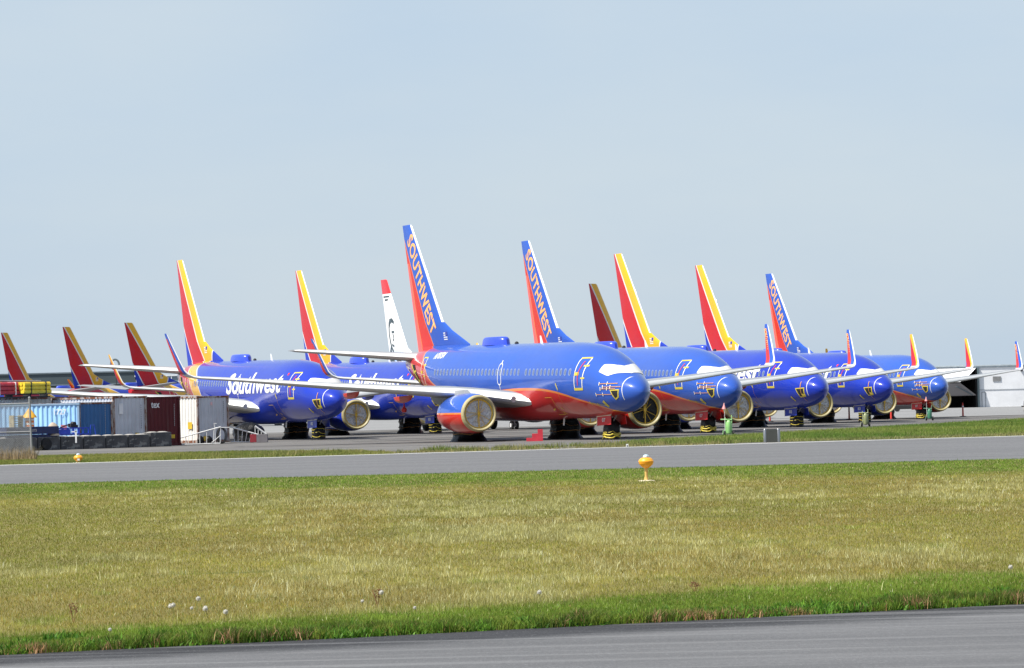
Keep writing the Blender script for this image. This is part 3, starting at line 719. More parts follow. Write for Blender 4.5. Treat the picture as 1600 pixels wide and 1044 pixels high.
# near road: lighter asphalt with a darker fringe along the turf
m_road,t,b,v,x,y=ground_mat('near_road_asphalt',(.10,.10,.103),(.15,.15,.153),(.25,1.2,1),.6,(.11,.11,.115),fine=40.)
sheet('near_road',[(-60,RN(-60)),(-60,-40),(90,-40),(90,RN(90))],.008,m_road)
# darker fringe along the turf and aggregate speckle, in the asphalt itself
def tweak_road(m):
    t=m.node_tree; b=t.nodes['Principled BSDF']; src=b.inputs['Base Color'].links[0].from_socket
    v,x,y,z=objco(t); d=(x*.451-y)+34.94
    n=noise_n(t,v,2.2,5,.6,(.5,1.5,1)); f=ramp(t,d+(n-.5)*1.2,1.0,1.75)
    c=mix(t,f,mix(t,1.,src,(.27,.27,.29),'MULTIPLY'),src)
    g=noise_n(t,v,34,3,.8,(1,.4,1)); c=mix(t,ramp(t,g,.56,.72)*.3,c,(.30,.30,.30)); c=mix(t,ramp(t,g,.46,.34)*.3,c,(.06,.06,.062))
    st=noise_n(t,v,.9,3,.6,(.06,3.,1)); c=mix(t,ramp(t,st,.52,.62)*.25,c,(.27,.27,.27)); t.links.new(c,b.inputs['Base Color'])
tweak_road(m_road)
t=m_taxi.node_tree; b=t.nodes['Principled BSDF']; src=b.inputs['Base Color'].links[0].from_socket; v,x,y,z=objco(t)
g=noise_n(t,v,7,3,.8,(1,.3,1)); c=mix(t,ramp(t,g,.55,.68)*.4,src,(.24,.24,.24)); c=mix(t,ramp(t,g,.46,.36)*.35,c,(.07,.07,.07))
st=noise_n(t,v,.35,4,.6,(.03,1.6,1)); c=mix(t,ramp(t,st,.5,.62)*.3,c,(.19,.19,.19)); t.links.new(c,b.inputs['Base Color'])
m_cr=simple('crack_seal',(.25,.25,.25),.8)
# soil under the turf
m_soil,t,b,v,x,y=ground_mat('turf_soil',(.16,.14,.04),(.24,.20,.06),(.4,.4,1),.35,(.11,.12,.03),fine=20.)
sheet('field_ground',[(-60,RN(-60)),(60,RN(60)),(60,TN(60)),(-60,TN(-60))],.004,m_soil)
m_soil2,t,b,v,x,y=ground_mat('verge_soil',(.10,.13,.025),(.17,.17,.05),(.3,.3,1),.35,(.09,.12,.03),fine=10.)
STR=[(-60,TL(-60)),(-5,TL(-5)),(-7,178),(-12.5,187),(-18.3,188.5),(-60,190)]
sheet('verge_ground',STR,.006,m_soil2)
RGT=[(5.5,TL(5.5)+6),(4.6,182),(8.05,193.5),(13.4,208.6),(23,237),(35.7,275),(70,360),(90,TL(90)),(20,TL(20))]
sheet('verge_ground',RGT,.006,m_soil2)

# ---------------------------------------------------------------- grass
def vnoise(x,y,seed=0):
    xi=np.floor(x).astype(int); yi=np.floor(y).astype(int); fx=x-xi; fy=y-yi; fx=fx*fx*(3-2*fx); fy=fy*fy*(3-2*fy)
    def h(a,b):
        n=(a*374761393+b*668265263+seed*2147483+1013904223)&0xffffffff; n=((n^(n>>13))*1274126177)&0xffffffff; return ((n^(n>>16))&0xffff)/65535.
    return (h(xi,yi)*(1-fx)+h(xi+1,yi)*fx)*(1-fy)+(h(xi,yi+1)*(1-fx)+h(xi+1,yi+1)*fx)*fy
def fbm(x,y,seed=0,o=4,p=.5):
    s=0;a=1.;w_=0
    for k in range(o): s=s+a*vnoise(x*2**k,y*2**k,seed+k); w_+=a; a*=p
    return s/w_
def turf_mat(name):
    m,t,b=newmat(name,.6,0,0,.25); a=t.nodes.new('ShaderNodeAttribute'); a.attribute_name='Col'; t.links.new(a.outputs['Color'],b.inputs['Base Color'])
    tr=t.nodes.new('ShaderNodeBsdfTranslucent'); t.links.new(a.outputs['Color'],tr.inputs['Color']); mxs=t.nodes.new('ShaderNodeMixShader'); mxs.inputs[0].default_value=.35
    o=[n for n in t.nodes if n.type=='OUTPUT_MATERIAL'][0]; t.links.new(b.outputs[0],mxs.inputs[1]); t.links.new(tr.outputs[0],mxs.inputs[2]); t.links.new(mxs.outputs[0],o.inputs['Surface']); return m
M_TURF=turf_mat('turf_blades')
def blades(name,label,cat,x,y,h,wd,col,lean=.5,z0=0.):
    n=len(x); a=rng.uniform(0,2*PI,n); b=rng.uniform(0,2*PI,n); l=h*lean*rng.uniform(.1,1,n)
    dx,dy=np.cos(a)*wd/2,np.sin(a)*wd/2; ex,ey=np.cos(b)*l,np.sin(b)*l
    hz=np.sqrt(np.maximum(h*h-l*l*.6,h*h*.2))
    v=np.empty((n,5,3),np.float32)
    v[:,0]=np.stack([x-dx,y-dy,np.full(n,z0)],1); v[:,1]=np.stack([x+dx,y+dy,np.full(n,z0)],1)
    v[:,2]=np.stack([x+dx*.75+ex*.35,y+dy*.75+ey*.35,z0+hz*.6],1); v[:,3]=np.stack([x-dx*.75+ex*.35,y-dy*.75+ey*.35,z0+hz*.6],1)
    v[:,4]=np.stack([x+ex,y+ey,z0+hz],1)
    me=bpy.data.meshes.new(name); me.vertices.add(n*5); me.vertices.foreach_set('co',v.ravel())
    k=np.arange(n,dtype=np.int32)[:,None]*5
    lp=np.concatenate([k+0,k+1,k+2,k+3,k+3,k+2,k+4],1).ravel()
    me.loops.add(n*7); me.loops.foreach_set('vertex_index',lp)
    ls=np.empty((n,2),np.int32); ls[:,0]=np.arange(n)*7; ls[:,1]=ls[:,0]+4
    me.polygons.add(n*2); me.polygons.foreach_set('loop_start',ls.ravel()); me.update(calc_edges=True)
    at=me.color_attributes.new('Col','FLOAT_COLOR','POINT'); c=np.ones((n,5,4),np.float32); c[:,:,:3]=col[:,None,:]
    at.data.foreach_set('color',c.ravel())
    o=link(name,me,M_TURF); tag(o,label,cat,kind='stuff'); return o
def lerp(a,b,f): return np.asarray(a)[None,:]*(1-f[:,None])+np.asarray(b)[None,:]*f[:,None]
def sstep(a,b,x): u=np.clip((x-a)/(b-a),0,1); return u*u*(3-2*u)
# the mown dry field
n=760000; u=rng.random(n); Y=36*(118/34.)**u-1.5; X=rng.uniform(-1,1,n)*(Y*.134+.6)
ok=(Y>RN(X)+.02)&(Y<TN(X)-.1); X,Y=X[ok],Y[ok]; n=len(X)
dR=Y-RN(X); dT=TN(X)-Y
pt=fbm(X*.22+3,Y*.10,1,6,.68); p2=fbm(X*1.1,Y*.5,5,5,.65); p3=fbm(X*.16,Y*.055+9,9,5,.6); p4=fbm(X*2.5,Y*1.1,14,4,.7)
wv=4.9+.36*X; gr=np.clip(sstep(wv+1.0,wv-1.2,dR+3*(p2-.5)+2*(pt-.5)),0,1)*.92+sstep(24,11,dT+14*(pt-.5)+8*(p2-.5))*.95
gr=np.clip(gr+sstep(.62,.74,p2*.6+p3*.4)*.55,0,1)
pale=sstep(.52,.60,pt*.55+p2*.30+p4*.15)*(1-gr)
olive=sstep(.56,.42,p3*.7+pt*.3)*(1-gr)
base=lerp((.29,.235,.055),(.19,.175,.03),olive); base=base*(1-pale[:,None]*.5)+np.array([.42,.36,.20])*pale[:,None]*.5
rd=sstep(.56,.68,fbm(X*.3+40,Y*.12,77))*(1-gr); base=base*(1-.5*rd[:,None])+np.array([.27,.17,.05])*.5*rd[:,None]
gcol=lerp((.085,.165,.016),(.16,.235,.035),np.clip(p4*1.6-.3+rng.normal(0,.12,n),0,1)); straw=rng.random(n)<(.03+.20*pale)*(1-.6*gr)
col=base*(1-gr[:,None])+gcol*gr[:,None]
gm=rng.random(n)<.16*(1-gr)*(1-pale); col[gm]=lerp((.12,.17,.025),(.19,.22,.04),rng.random(gm.sum()))
col[straw]=lerp((.46,.40,.22),(.74,.68,.50),rng.random(straw.sum()))
col*=rng.uniform(.55,1.3,n)[:,None]*(.5+1.0*p4[:,None])
h=rng.uniform(.018,.05,n)*(1+.9*pale)*(.7+.6*p4)+.012*gr; tall=rng.random(n)<.006+.01*pale; h[tall]*=2.2
wd=.0042*np.maximum(Y/42,.9)*rng.uniform(.6,1.3,n)
col=np.clip(col*1.18*np.array([.95,1.04,.80]),0,.85)
blades('field_grass','patchy straw-coloured and olive mown grass filling the field','grass',X,Y,h,wd,col,.85)
# taller lush verge along the near road
n=420000; X=rng.uniform(-6.5,7.0,n); d=rng.gamma(1.3,1.6,n); Y=RN(X)+d
cl=fbm(X*1.1,d*.6,31); c2=fbm(X*3.2,d*2.,37); c3=fbm(X*9,d*5.,41); c4=fbm(X*.45,d*.2,43)
keep=(d<4.4+.36*X+1.5*(cl-.5))&(rng.random(n)<(.35+1.3*cl)); X,Y,d,cl,c2,c3,c4=[q[keep] for q in (X,Y,d,cl,c2,c3,c4)]; n=len(X)
ed=sstep(2.0,.25,d)
h=(.024+.066*ed*(.2+1.6*cl)*(.3+1.4*c2))*rng.uniform(.4,1.2,n)*(.6+.8*c3); Y=Y-(.02+.10*ed*c2)*rng.random(n)*(d<.5)
col=lerp((.075,.165,.014),(.185,.275,.038),np.clip(c3*1.8-.4+rng.normal(0,.15,n),0,1)); dk=sstep(.50,.62,c2)*ed; col=col*(1-.6*dk[:,None])+np.array([.02,.06,.006])*.6*dk[:,None]
br=(sstep(.50,.38,c4)*sstep(.7,.05,d)*.5+sstep(.62,.75,c2)*sstep(.6,.1,d)*.5+.03)>rng.random(n); col[br]=lerp((.20,.12,.04),(.46,.34,.19),rng.random(br.sum()))
col*=rng.uniform(.5,1.35,n)[:,None]
col=np.clip(col*1.08*np.array([1.18,1.0,1.0]),0,.8)
blades('verge_grass','lush green grass fringe along the near road','grass',X,Y,h,.0065*rng.uniform(.5,1.5,n),col,.95)
# broad-leaved weeds at the road edge
n=36000; m=600; cx=rng.uniform(-5.5,6.5,m); cd=rng.gamma(1.2,.35,m); cr_=rng.uniform(.05,.16,m); ci=rng.integers(0,m,n); rr=np.sqrt(rng.random(n)); aa=rng.uniform(0,2*PI,n)
X=cx[ci]+cr_[ci]*rr*np.cos(aa)*1.3; Y=RN(X)+np.maximum(cd[ci]+cr_[ci]*rr*np.sin(aa),-.12); hh=(cr_[ci]*.85)*np.sqrt(1-rr*rr*.8)*rng.uniform(.6,1.15,n)
cg=rng.random(m)[ci]; col=lerp((.035,.12,.008),(.15,.30,.03),np.clip(cg*.8+rng.random(n)*.35,0,1))
blades('edge_weeds','dark leafy weeds clumped on the turf edge','weeds',X,Y,hh,rng.uniform(.008,.024,n),col*rng.uniform(.4,1.5,n)[:,None],1.1)
# verge behind the taxiway
def inpoly(px,py,poly):
    ins=np.zeros(len(px),bool); m=len(poly)
    for i in range(m):
        x1,y1=poly[i]; x2,y2=poly[(i+1)%m]; c=((y1>py)!=(y2>py))&(px<(x2-x1)*(py-y1)/(y2-y1+1e-9)+x1); ins^=c
    return ins
n=100000; X=rng.uniform(-27,-4,n); Y=rng.uniform(155,192,n); k=inpoly(X,Y,STR)&(Y>TL(X)+.2); X,Y=X[k],Y[k]; n=len(X)
f=fbm(X*.5,Y*.12,50); col=lerp((.15,.19,.035),(.30,.28,.08),np.clip(f*1.8-.4,0,1))*rng.uniform(.65,1.3,n)[:,None]
blades('far_verge_grass','yellow-green grass strip beyond the taxiway on the left','grass',X,Y,rng.uniform(.05,.14,n),.02*rng.uniform(.6,1.4,n),col)
n=330000; u=rng.random(n); Y=165*(330/165.)**u; X=rng.uniform(0,1,n)*(Y*.133-2)+3; k=inpoly(X,Y,RGT)&(Y>TL(X)+.15); X,Y=X[k],Y[k]; n=len(X)
f=fbm(X*.4,Y*.09,60); nearln=sstep(7,1,Y-TL(X)+4*(fbm(X*1.2,Y*.3,66)-.5)); col=lerp((.10,.19,.025),(.23,.28,.06),np.clip(f*2-.5,0,1)); tn=nearln*.8+ (rng.random(n)<.05)
tn=np.clip(tn,0,1); col=col*(1-tn[:,None])+np.array([.32,.28,.13])*tn[:,None]; col*=rng.uniform(.6,1.3,n)[:,None]
blades('far_verge_grass','bright green grass strip beyond the taxiway on the right','grass',X,Y,rng.uniform(.08,.24,n)*(1-.45*nearln),.026*rng.uniform(.6,1.4,n),col)
# scattered tufts in the gravel between
XX=[];YY=[];HH=[];CC=[]
for i in range(130):
    x0=random.uniform(-13,12); y0=TL(x0)+random.uniform(1.5,11)
    if x0>4.5 and y0<182 or random.random()<.1: pass
    r=random.uniform(.08,.36); m=int(420*r); XX.append(x0+rng.normal(0,r,m)); YY.append(y0+rng.normal(0,r,m)); HH.append(rng.uniform(.06,.26,m)*random.uniform(.5,1.2)); g=random.random(); CC.append((np.array([.12,.18,.03])*(1-g)+np.array([.34,.30,.12])*g)[None,:]*rng.uniform(.6,1.3,m)[:,None])
for i in range(130):
    x0=random.uniform(-13,9); y0=TL(x0)+random.uniform(.2,5); m=40; XX.append(x0+rng.normal(0,.5,m)); YY.append(y0+rng.normal(0,.5,m)); HH.append(rng.uniform(.03,.12,m)); CC.append(lerp((.24,.22,.07),(.34,.30,.14),rng.random(m)))
XX,YY,HH,CC=map(np.concatenate,(XX,YY,HH,CC)); blades('gravel_weeds','small yellow-green weed tufts growing through the gravel by the taxiway line','weeds',XX,YY,HH,np.full(len(XX),.022),CC)
n=2600; X=rng.uniform(-26,-21.0,n); Y=172.6+rng.normal(0,.25,n); blades('dry_grass','tall tan dry grass at the foot of the chain-link fence','grass',X,Y,rng.uniform(.2,.75,n),np.full(n,.02),lerp((.36,.27,.15),(.55,.43,.27),rng.random(n)),.6)

# ---------------------------------------------------------------- dandelions and stalks
m_stem=simple('dandelion_stem',(.20,.22,.06),.6); m_puff=simple('dandelion_puff',(.66,.64,.58),.9,0,0,.05,30); m_seed=simple('dandelion_core',(.25,.2,.12),.8)
def dandelion(x,y,h,r,label,bald=False):
    root=empty('dandelion',(x,y,0)); tag(root,label,'dandelion','dandelion clocks on the verge')
    lx=random.uniform(-.03,.03); b=MB(); b.tube([(0,0,0),(lx*.4,0,h*.5),(lx,0,h)],.003,5); b.build('stem',m_stem,root)
    b=MB(); b.lathe([(-.006,0),(-.004,.006),(.004,.006),(.007,0)],(lx,0,h),n=8); b.build('seed_core',m_seed,root)
    if not bald:
        b=MB()
        for i in range(220):
            zz=1-2*(i+.5)/220; a=i*2.399; q=math.sqrt(1-zz*zz); d=Vector((q*math.cos(a),q*math.sin(a),zz)); p=Vector((lx,0,h))
            e=p+d*r*random.uniform(.7,1.08); t1=d.orthogonal().normalized(); t2=d.cross(t1)
            b.add([e+t1*r*.11,e+t2*r*.11,e-t1*r*.11,e-t2*r*.11,p],[(0,1,2,3),(0,1,4)])
        b.build('seed_head',m_puff,root)
D=[(-3.41,38.36,.06,'leftmost of the close pair of dandelion clocks at lower left'),(-3.35,38.33,.07,'right one of the close pair of dandelion clocks at lower left'),(-3.22,39.33,.08,'highest dandelion clock, just right of and above the close pair'),(-3.06,38.21,.04,'left of two dandelion clocks touching each other'),(-3.01,38.07,.04,'right of two dandelion clocks touching each other'),(-3.19,38.49,.03,'small half-bald dandelion clock left of the touching two'),(-2.76,37.41,.04,'single dandelion clock right of the lower left group'),(-3.64,35.02,.03,'tiny dandelion clock low in the lush verge near the road'),(.22,39.59,.05,'lone dandelion clock near the middle of the verge'),(-1.54,39.05,.03,'dandelion clock beside the brown dry stalks, left side'),(-1.33,39.07,.11,'tall dandelion clock beside the brown dry stalks, right side'),(-.97,37.73,.02,'small dandelion clock low in the verge right of the dry stalks'),(5.31,42.5,.06,'dandelion clock near the right edge of the field')]
for x,y,h,lb in D: dandelion(x,y,h+.055,.026 if h>.03 else .018,lb)
m_dock=simple('dock_stalk',(.22,.12,.05),.8)
def stalk(x,y,h,label):
    root=empty('dry_stalk',(x,y,0)); tag(root,label,'weed stalk'); b=MB()
    for k in range(3): dx=random.uniform(-.07,.07); b.tube([(0,0,0),(dx*.5,0,h*.5),(dx,random.uniform(-.03,.03),h*random.uniform(.8,1))],.0035,5)
    b.build('stem',m_dock,root); b=MB()
    for k in range(40): z=h*random.uniform(.55,1); b.box((random.uniform(-.04,.04),0,z),(.008,.008,.012),random.random())
    b.build('seed_cluster',m_dock,root)

stalk(-1.40,39.3,.19,'brown dry dock stalks among dandelions at lower centre'); stalk(-4.26,37.7,.2,'thin brown stalk at the far lower left'); stalk(1.84,41.1,.1,'short brown stalk in the verge right of centre')
# ---------------------------------------------------------------- containers
def cont_mat(name,c,rust=.62):
    m,t,b=newmat(name,.5,0,0,.35); v,x,y,z=objco(t); n=noise_n(t,v,.9,5); cc=mix(t,ramp(t,n,.3,.7),[k*.88 for k in c],[min(1,k*1.1) for k in c])
    n2=noise_n(t,v,2.2,9,.72,(1,1,.35)); cc=mix(t,ramp(t,n2,rust,rust+.05),cc,(.17,.06,.025))
    n3=noise_n(t,v,1.3,4,.6,(6,6,.25)); cc=mix(t,ramp(t,n3,.55,.8)*.35,cc,(.2,.18,.16)); t.links.new(cc,b.inputs['Base Color']); return m
TH=R(42.5)
def container(x,y,w,d,h,mat,frame,label,z=.08,panel='side_panel',th=None):
    root=empty('shipping_container',(x,y,z),TH if th is None else th); tag(root,label,'container','shipping containers in the yard')
    def corr(P0,U,L_,N2,nm,pit_=.28,dep=.05):
        vs=[];fs=[]; k=int(L_/pit_); prof=[]
        for i in range(k):
            a=i*L_/k; s_=L_/k; prof+=[(a,0),(a+s_*.32,0),(a+s_*.5,dep),(a+s_*.82,dep)]
        prof.append((L_,0))
        for zz in(.16,h-.12):
            for a,dd in prof: vs.append(P0+U*a+N2*dd+Vector((0,0,zz)))
        m=len(prof)
        for i in range(m-1): fs.append((i,i+1,m+i+1,m+i))
        b=MB(); b.add(vs,fs); return b.build(nm,mat,root)
    X_,Y_=Vector((1,0,0)),Vector((0,1,0))
    corr(Vector((.08,.03,0)),X_,w-.16,Y_,panel); corr(Vector((.03,.1,0)),Y_,d-.2,X_,'end_panel' if panel=='side_panel' else 'side_panel')
    b=MB(); b.box((w/2+.04,d/2+.04,h/2),(w-.2,d-.2,h-.06)); b.build('back_panel',mat,root)
    b=MB()
    for px,py in((.06,.06),(w-.06,.06),(.06,d-.06),(w-.06,d-.06)):
        b.box((px,py,h/2),(.12,.12,h-.24))
        for zz in(.06,h-.06): b.box((px,py,zz),(.18,.18,.12))
    for zz,hh in((.08,.15),(h-.06,.10)):
        b.box((w/2,.05,zz),(w-.2,.09,hh)); b.box((.05,d/2,zz),(.09,d-.2,hh))
    b.build('frame',frame,root); return root
f_rust=cont_mat('rusty_frame',(.38,.34,.31),.46); f_lb=cont_mat('blue_frame',(.25,.36,.48),.60)
c_lb=cont_mat('light_blue_container',(.36,.62,.90),.72); c_db=cont_mat('mid_blue_container',(.045,.15,.34),.72); c_gr=cont_mat('grey_container',(.56,.58,.62),.70)
c_mr=cont_mat('maroon_container',(.10,.010,.014),.78); c_wh=cont_mat('white_container',(.74,.72,.68),.68); f_mr=cont_mat('maroon_frame',(.08,.012,.014),.6)
dv=(math.cos(TH),math.sin(TH)); bk=(-math.sin(TH),math.cos(TH)); A0=(-24.97,225.8)
at_=lambda a,b_=0:(A0[0]+dv[0]*a+bk[0]*b_,A0[1]+dv[1]*a+bk[1]*b_)
clb=container(-30.85,226.9,6.06,2.44,2.56,c_lb,f_lb,'light blue container, long side out, behind the concrete blocks',th=R(-12))
p=at_(0.02); cdb=container(*p,2.42,6.06,2.58,c_db,f_rust,'mid blue container end between the light blue and grey ones',panel='end_panel')
p=at_(2.47); cg=container(*p,2.42,6.06,2.88,c_gr,f_rust,'grey container with white sheet, between the blue and maroon ones',panel='end_panel')
p=at_(4.92); cm=container(*p,2.42,6.06,2.88,c_mr,f_mr,'dark maroon container with white letters',z=.02,panel='end_panel')
cw=container(-19.02,236.6,2.42,6.06,2.82,c_gr,f_rust,'pale grey container with rusty corner, standing apart at the right end',panel='end_panel')
for ch in cw.children:
    if ch.name.startswith('side_panel'): ch.data.materials[0]=c_wh  # one container: sunlit side coloured white, shaded end coloured grey
p=at_(-4.2,6.5); container(*p,12.19,2.44,2.96,c_wh,f_rust,'long white container behind the blue and grey row')
p=at_(-16.6,6.5); cwl=container(*p,12.19,2.44,2.96,c_wh,f_rust,'long white container carrying the yellow and red bundles')
def mark(parent,name,x,z,w,h,mat,y=-.012):
    b=MB(); b.box((x+w/2,y,z+h/2),(w,.01,h)); return b.build(name,mat,parent)
def lett(parent,txt,x,z,w,h,mat,y=-.02,bold=.02):
    bm=text_bm(txt,1,bold); text_fit(bm,w,h)
    for v in bm.verts: v.co=Vector((x+v.co.x,y,z+v.co.y))
    return bm_obj(bm,'lettering',mat,parent)
m_w=simple('stencil_white',(.75,.75,.75),.6); m_wd=simple('stencil_dim',(.42,.40,.40),.6); m_y=simple('yellow_sticker',(.62,.42,.03),.6); m_dk=simple('stencil_dark',(.12,.12,.13),.6); m_pk=simple('pink_notice',(.45,.15,.18),.6)
lett(cm,'tex',.28,2.22,.62,.34,m_w)
for k in range(12): mark(cm,'stencil',1.95+.01*(k%2),1.15+.11*k,.035,.075,m_wd)
mark(cm,'sticker',1.62,.42,.36,.22,m_y)
mark(cg,'notice_sheet',.42,1.85,.28,.62,m_w); mark(cg,'sticker',1.55,.32,.28,.42,m_y)
for k in range(11): mark(cg,'stencil',1.98,1.0+.13*k,.03,.07,m_dk)
for k in range(14): mark(cdb,'stencil',1.85,.5+.14*k,.028,.08,m_wd)
lett(clb,'1727',4.55,1.9,.75,.32,m_w); mark(clb,'notice_sheet',4.95,.95,.36,.36,m_pk)
for k in range(12): mark(cw,'stencil',1.98,1.2+.11*k,.03,.06,m_dk)
mark(cw,'stencil',1.0,2.25,.14,.2,simple('hazard_mark',(.8,.5,.5),.6)); mark(cw,'sticker',.42,.12,.2,.28,m_y); mark(cw,'sticker',.72,.12,.22,.24,m_y)
b=MB(); b.box((-.012,.75,1.05),(.01,.4,.42)); b.build('sticker',m_y,cw)
# concrete blocks
m_cb,t,b,v,x,y=ground_mat('cast_concrete',(.055,.055,.06),(.12,.12,.12),(1,1,.6),1.3,(.22,.22,.21),.9,6.,.52); m_ct=simple('concrete_top',(.33,.315,.29),.9,0,0,.2,4)
for i in range(9):
    q=i-2; X0=-26.75+dv[0]*1.58*q; Y0=220.9+dv[1]*1.58*q
    o=empty('concrete_block',(X0,Y0,0),TH); z_=.10 if i==7 else (.0)
    tag(o,{0:'dark concrete block at the far left behind the fence',1:'dark concrete block just left of the fence post',2:'concrete block right behind the fence post',3:'concrete block under the blue cart, second right of the fence post',4:'concrete block in front of the mid blue container, left half',5:'concrete block with dark face before the mid blue and grey containers',6:'concrete block with pale worn patch below the grey container',7:'raised end block touching the maroon container',8:''}[i],'concrete block','concrete blocks in front of the containers')
    if i==8: bpy.data.objects.remove(o); continue
    b=MB(); b.box((.78,.38,.36+z_/2),(1.52,.75,.72+z_)); b.build('block_body',m_cb,o,bevel=.03)
    b=MB()
    for xx in(.4,1.15): b.lathe([(0,.34),(.03,.31),(.06,.16),(.065,0)],(xx,.38,.72+z_),n=14)
    b.build('lug',m_ct,o,True); b=MB(); b.box((.78,.38,.725+z_),(1.42,.66,.02)); b.build('block_top',m_ct,o)
# bundles on the white container
m_yb=simple('yellow_bundle',(.72,.50,.03),.5,0,0,.2,5); m_rb=simple('red_bundle',(.42,.03,.04),.5,0,0,.3,5); m_blk=simple('black_steel_and_bay_shade',(.02,.02,.022),.6); m_gs=simple('galvanised_steel',(.30,.30,.31),.5,.3,0,.15,5)
def bundle(x,y,z,L_,rows,cols,r,mat,label,name,rz=TH):
    root=empty(name,(x,y,z),rz); tag(root,label,name.replace('_',' ')); b=MB()
    for i in range(rows):
        for j in range(cols): b.tube([(random.uniform(-.05,.05),j*r*2,r+i*r*1.8),(L_/2,j*r*2+random.uniform(-.01,.01),r+i*r*1.8-.01),(L_+random.uniform(-.05,.05),j*r*2,r+i*r*1.8)],r,8)
    b.build('pole',mat,root); b=MB()
    for xx in(.25*L_,.8*L_): b.box((xx,cols*r-r,rows*r*.92),(.05,cols*2*r+.03,rows*1.8*r+.05))
    b.build('strap',m_blk if mat is not m_rb else MT['white'],root)
b0=None
bundle(-27.6-1.0,229.9,3.26,1.9,3,3,.12,m_yb,'yellow bundle of strapped poles stacked on the white container','pole_bundle')
bundle(-30.4,229.0,3.22,2.1,3,3,.13,m_rb,'dark red bundle of strapped poles left of the yellow bundle','pole_bundle')
o=empty('storage_rack',(-31.2,228.2,3.02),TH); tag(o,'black steel rack under the yellow and red bundles','rack'); b=MB()
for yy in(0,.7): b.box((2.6,yy,.04),(5.4,.06,.08)); b.box((2.6,yy,.2),(5.4,.05,.05))
for xx in(.1,1.3,2.6,3.9,5.1): b.box((xx,.35,.12),(.06,.75,.2))
b.build('rack_frame',m_blk,o)
b=MB(); b.tube([(0,.3,1.02),(4.9,.35,.98)],.045,8); b.build('rack_bar',m_gs,o)
# navy trailer bed, hooded barrel behind the fence
m_navy=simple('navy_paint',(.015,.028,.10),.5); m_or=simple('orange_plastic',(.78,.20,.02),.5); m_cy=simple('yellow_hood',(.80,.42,.03),.5)
o=empty('flatbed_trailer',(-28.3,219.5,0),TH); tag(o,'navy blue trailer bed with pale lettering behind the fence','trailer'); b=MB(); b.box((1.7,.5,1.13),(3.6,1.2,.42)); b.build('bed',m_navy,o,bevel=.02)
b=MB(); b.box((1.7,.5,.80),(3.4,.9,.2)); b.build('chassis',m_navy,o); lett(o,'6073',1.55,1.05,.4,.16,m_wd,-.115)
for xx in(.7,2.6):
    b=MB(); b.lathe([(-.1,.1),(-.1,.32),(.1,.32),(.1,.1)],(xx,-.1,.35),'Y',16); b.build('wheel',MT['tyre'],o,True)
o=empty('hooded_barrel',(-27.15,220.6,1.35)); tag(o,'orange and white barrel under a yellow peaked hood on the navy trailer','barrel'); b=MB(); b.lathe([(0,.26),(.55,.24),(.6,.2)],n=18); b.build('barrel',m_or,o,True)
b=MB(); b.lathe([(.1,.265),(.22,.262)],n=18); b.lathe([(.34,.256),(.46,.252)],n=18); b.build('white_band',MT['white'],o); b=MB(); b.lathe([(.5,.42),(.62,.36),(1.0,.06),(1.03,0)],n=14); b.build('hood',m_cy,o,True)
o=empty('crate',(-27.95,219.9,1.35),TH); tag(o,'tan wire crate beside the hooded barrel','crate'); b=MB(); m_tan=simple('tan_crate',(.42,.36,.22),.8,dirt=((.1,.09,.07),.52))
for k in range(5): b.box((.3,.2,.06+.13*k),(.62,.42,.05))
for xx in(0,.6): b.box((xx,.2,.32),(.05,.44,.66))
b.build('crate_slats',m_tan,o)
o=empty('canvas_cover',(-26.0,221.9,.8)); tag(o,'tan canvas heap peaking just right of the fence post','canvas heap'); b=MB(); lump(b,(0,0,0),.28,.25,.75,3,1.4,16,8,.1); b.build('canvas',simple('tan_canvas',(.42,.34,.26),.8),o,True)
# blue cart
m_bc=simple('blue_cart_paint',(.02,.06,.48),.4,0,.1)
o=empty('blue_cart',(-26.15,222.3,.0),TH); tag(o,'bright blue railed cart behind the concrete blocks','cart'); b=MB()
for yy in(0,.9):
    for zz in(.86,1.2): b.box((1.3,yy,zz),(2.7,.05,.07))
    for xx in np.linspace(0,2.6,8): b.box((xx,yy,1.03),(.05,.05,.34))
b.box((1.3,.45,.83),(2.7,.95,.05)); b.box((.75,-.03,1.02),(1.1,.02,.26)); b.build('cart_frame',m_bc,o)
b=MB(); b.tube([(2.75,0,.83),(2.75,0,1.35),(3.0,0,1.35),(3.1,0,.8)],.03,6); b.build('handle',m_bc,o)
for xx in(.4,2.2):
    b=MB(); b.lathe([(-.05,.05),(-.06,.2),(.06,.2),(.05,.05)],(xx,0,.62),'Y',14); b.build('wheel',MT['tyre'],o,True)
o=empty('pump_engine',(-24.95,223.6,1.22),TH); tag(o,'black greasy machine piece lying on the blue cart','machine'); b=MB(); b.box((.0,.2,.10),(.5,.3,.2),ry=.2); b.tube([(-.9,.2,.02),(-.1,.2,.24)],.04,6); b.lathe([(-.1,.14),(.1,.16)],(.05,.2,.2),'Y',12); b.build('machine_body',m_blk,o,bevel=.01)
o=empty('white_stake',(-24.75,222.2,.0)); tag(o,'short white stake over the concrete block edge','stake'); b=MB(); b.box((0,-.0,.72),(.09,.05,.7)); b.box((-.1,0,1.0),(.3,.05,.06)); b.build('stake_board',m_w,o)
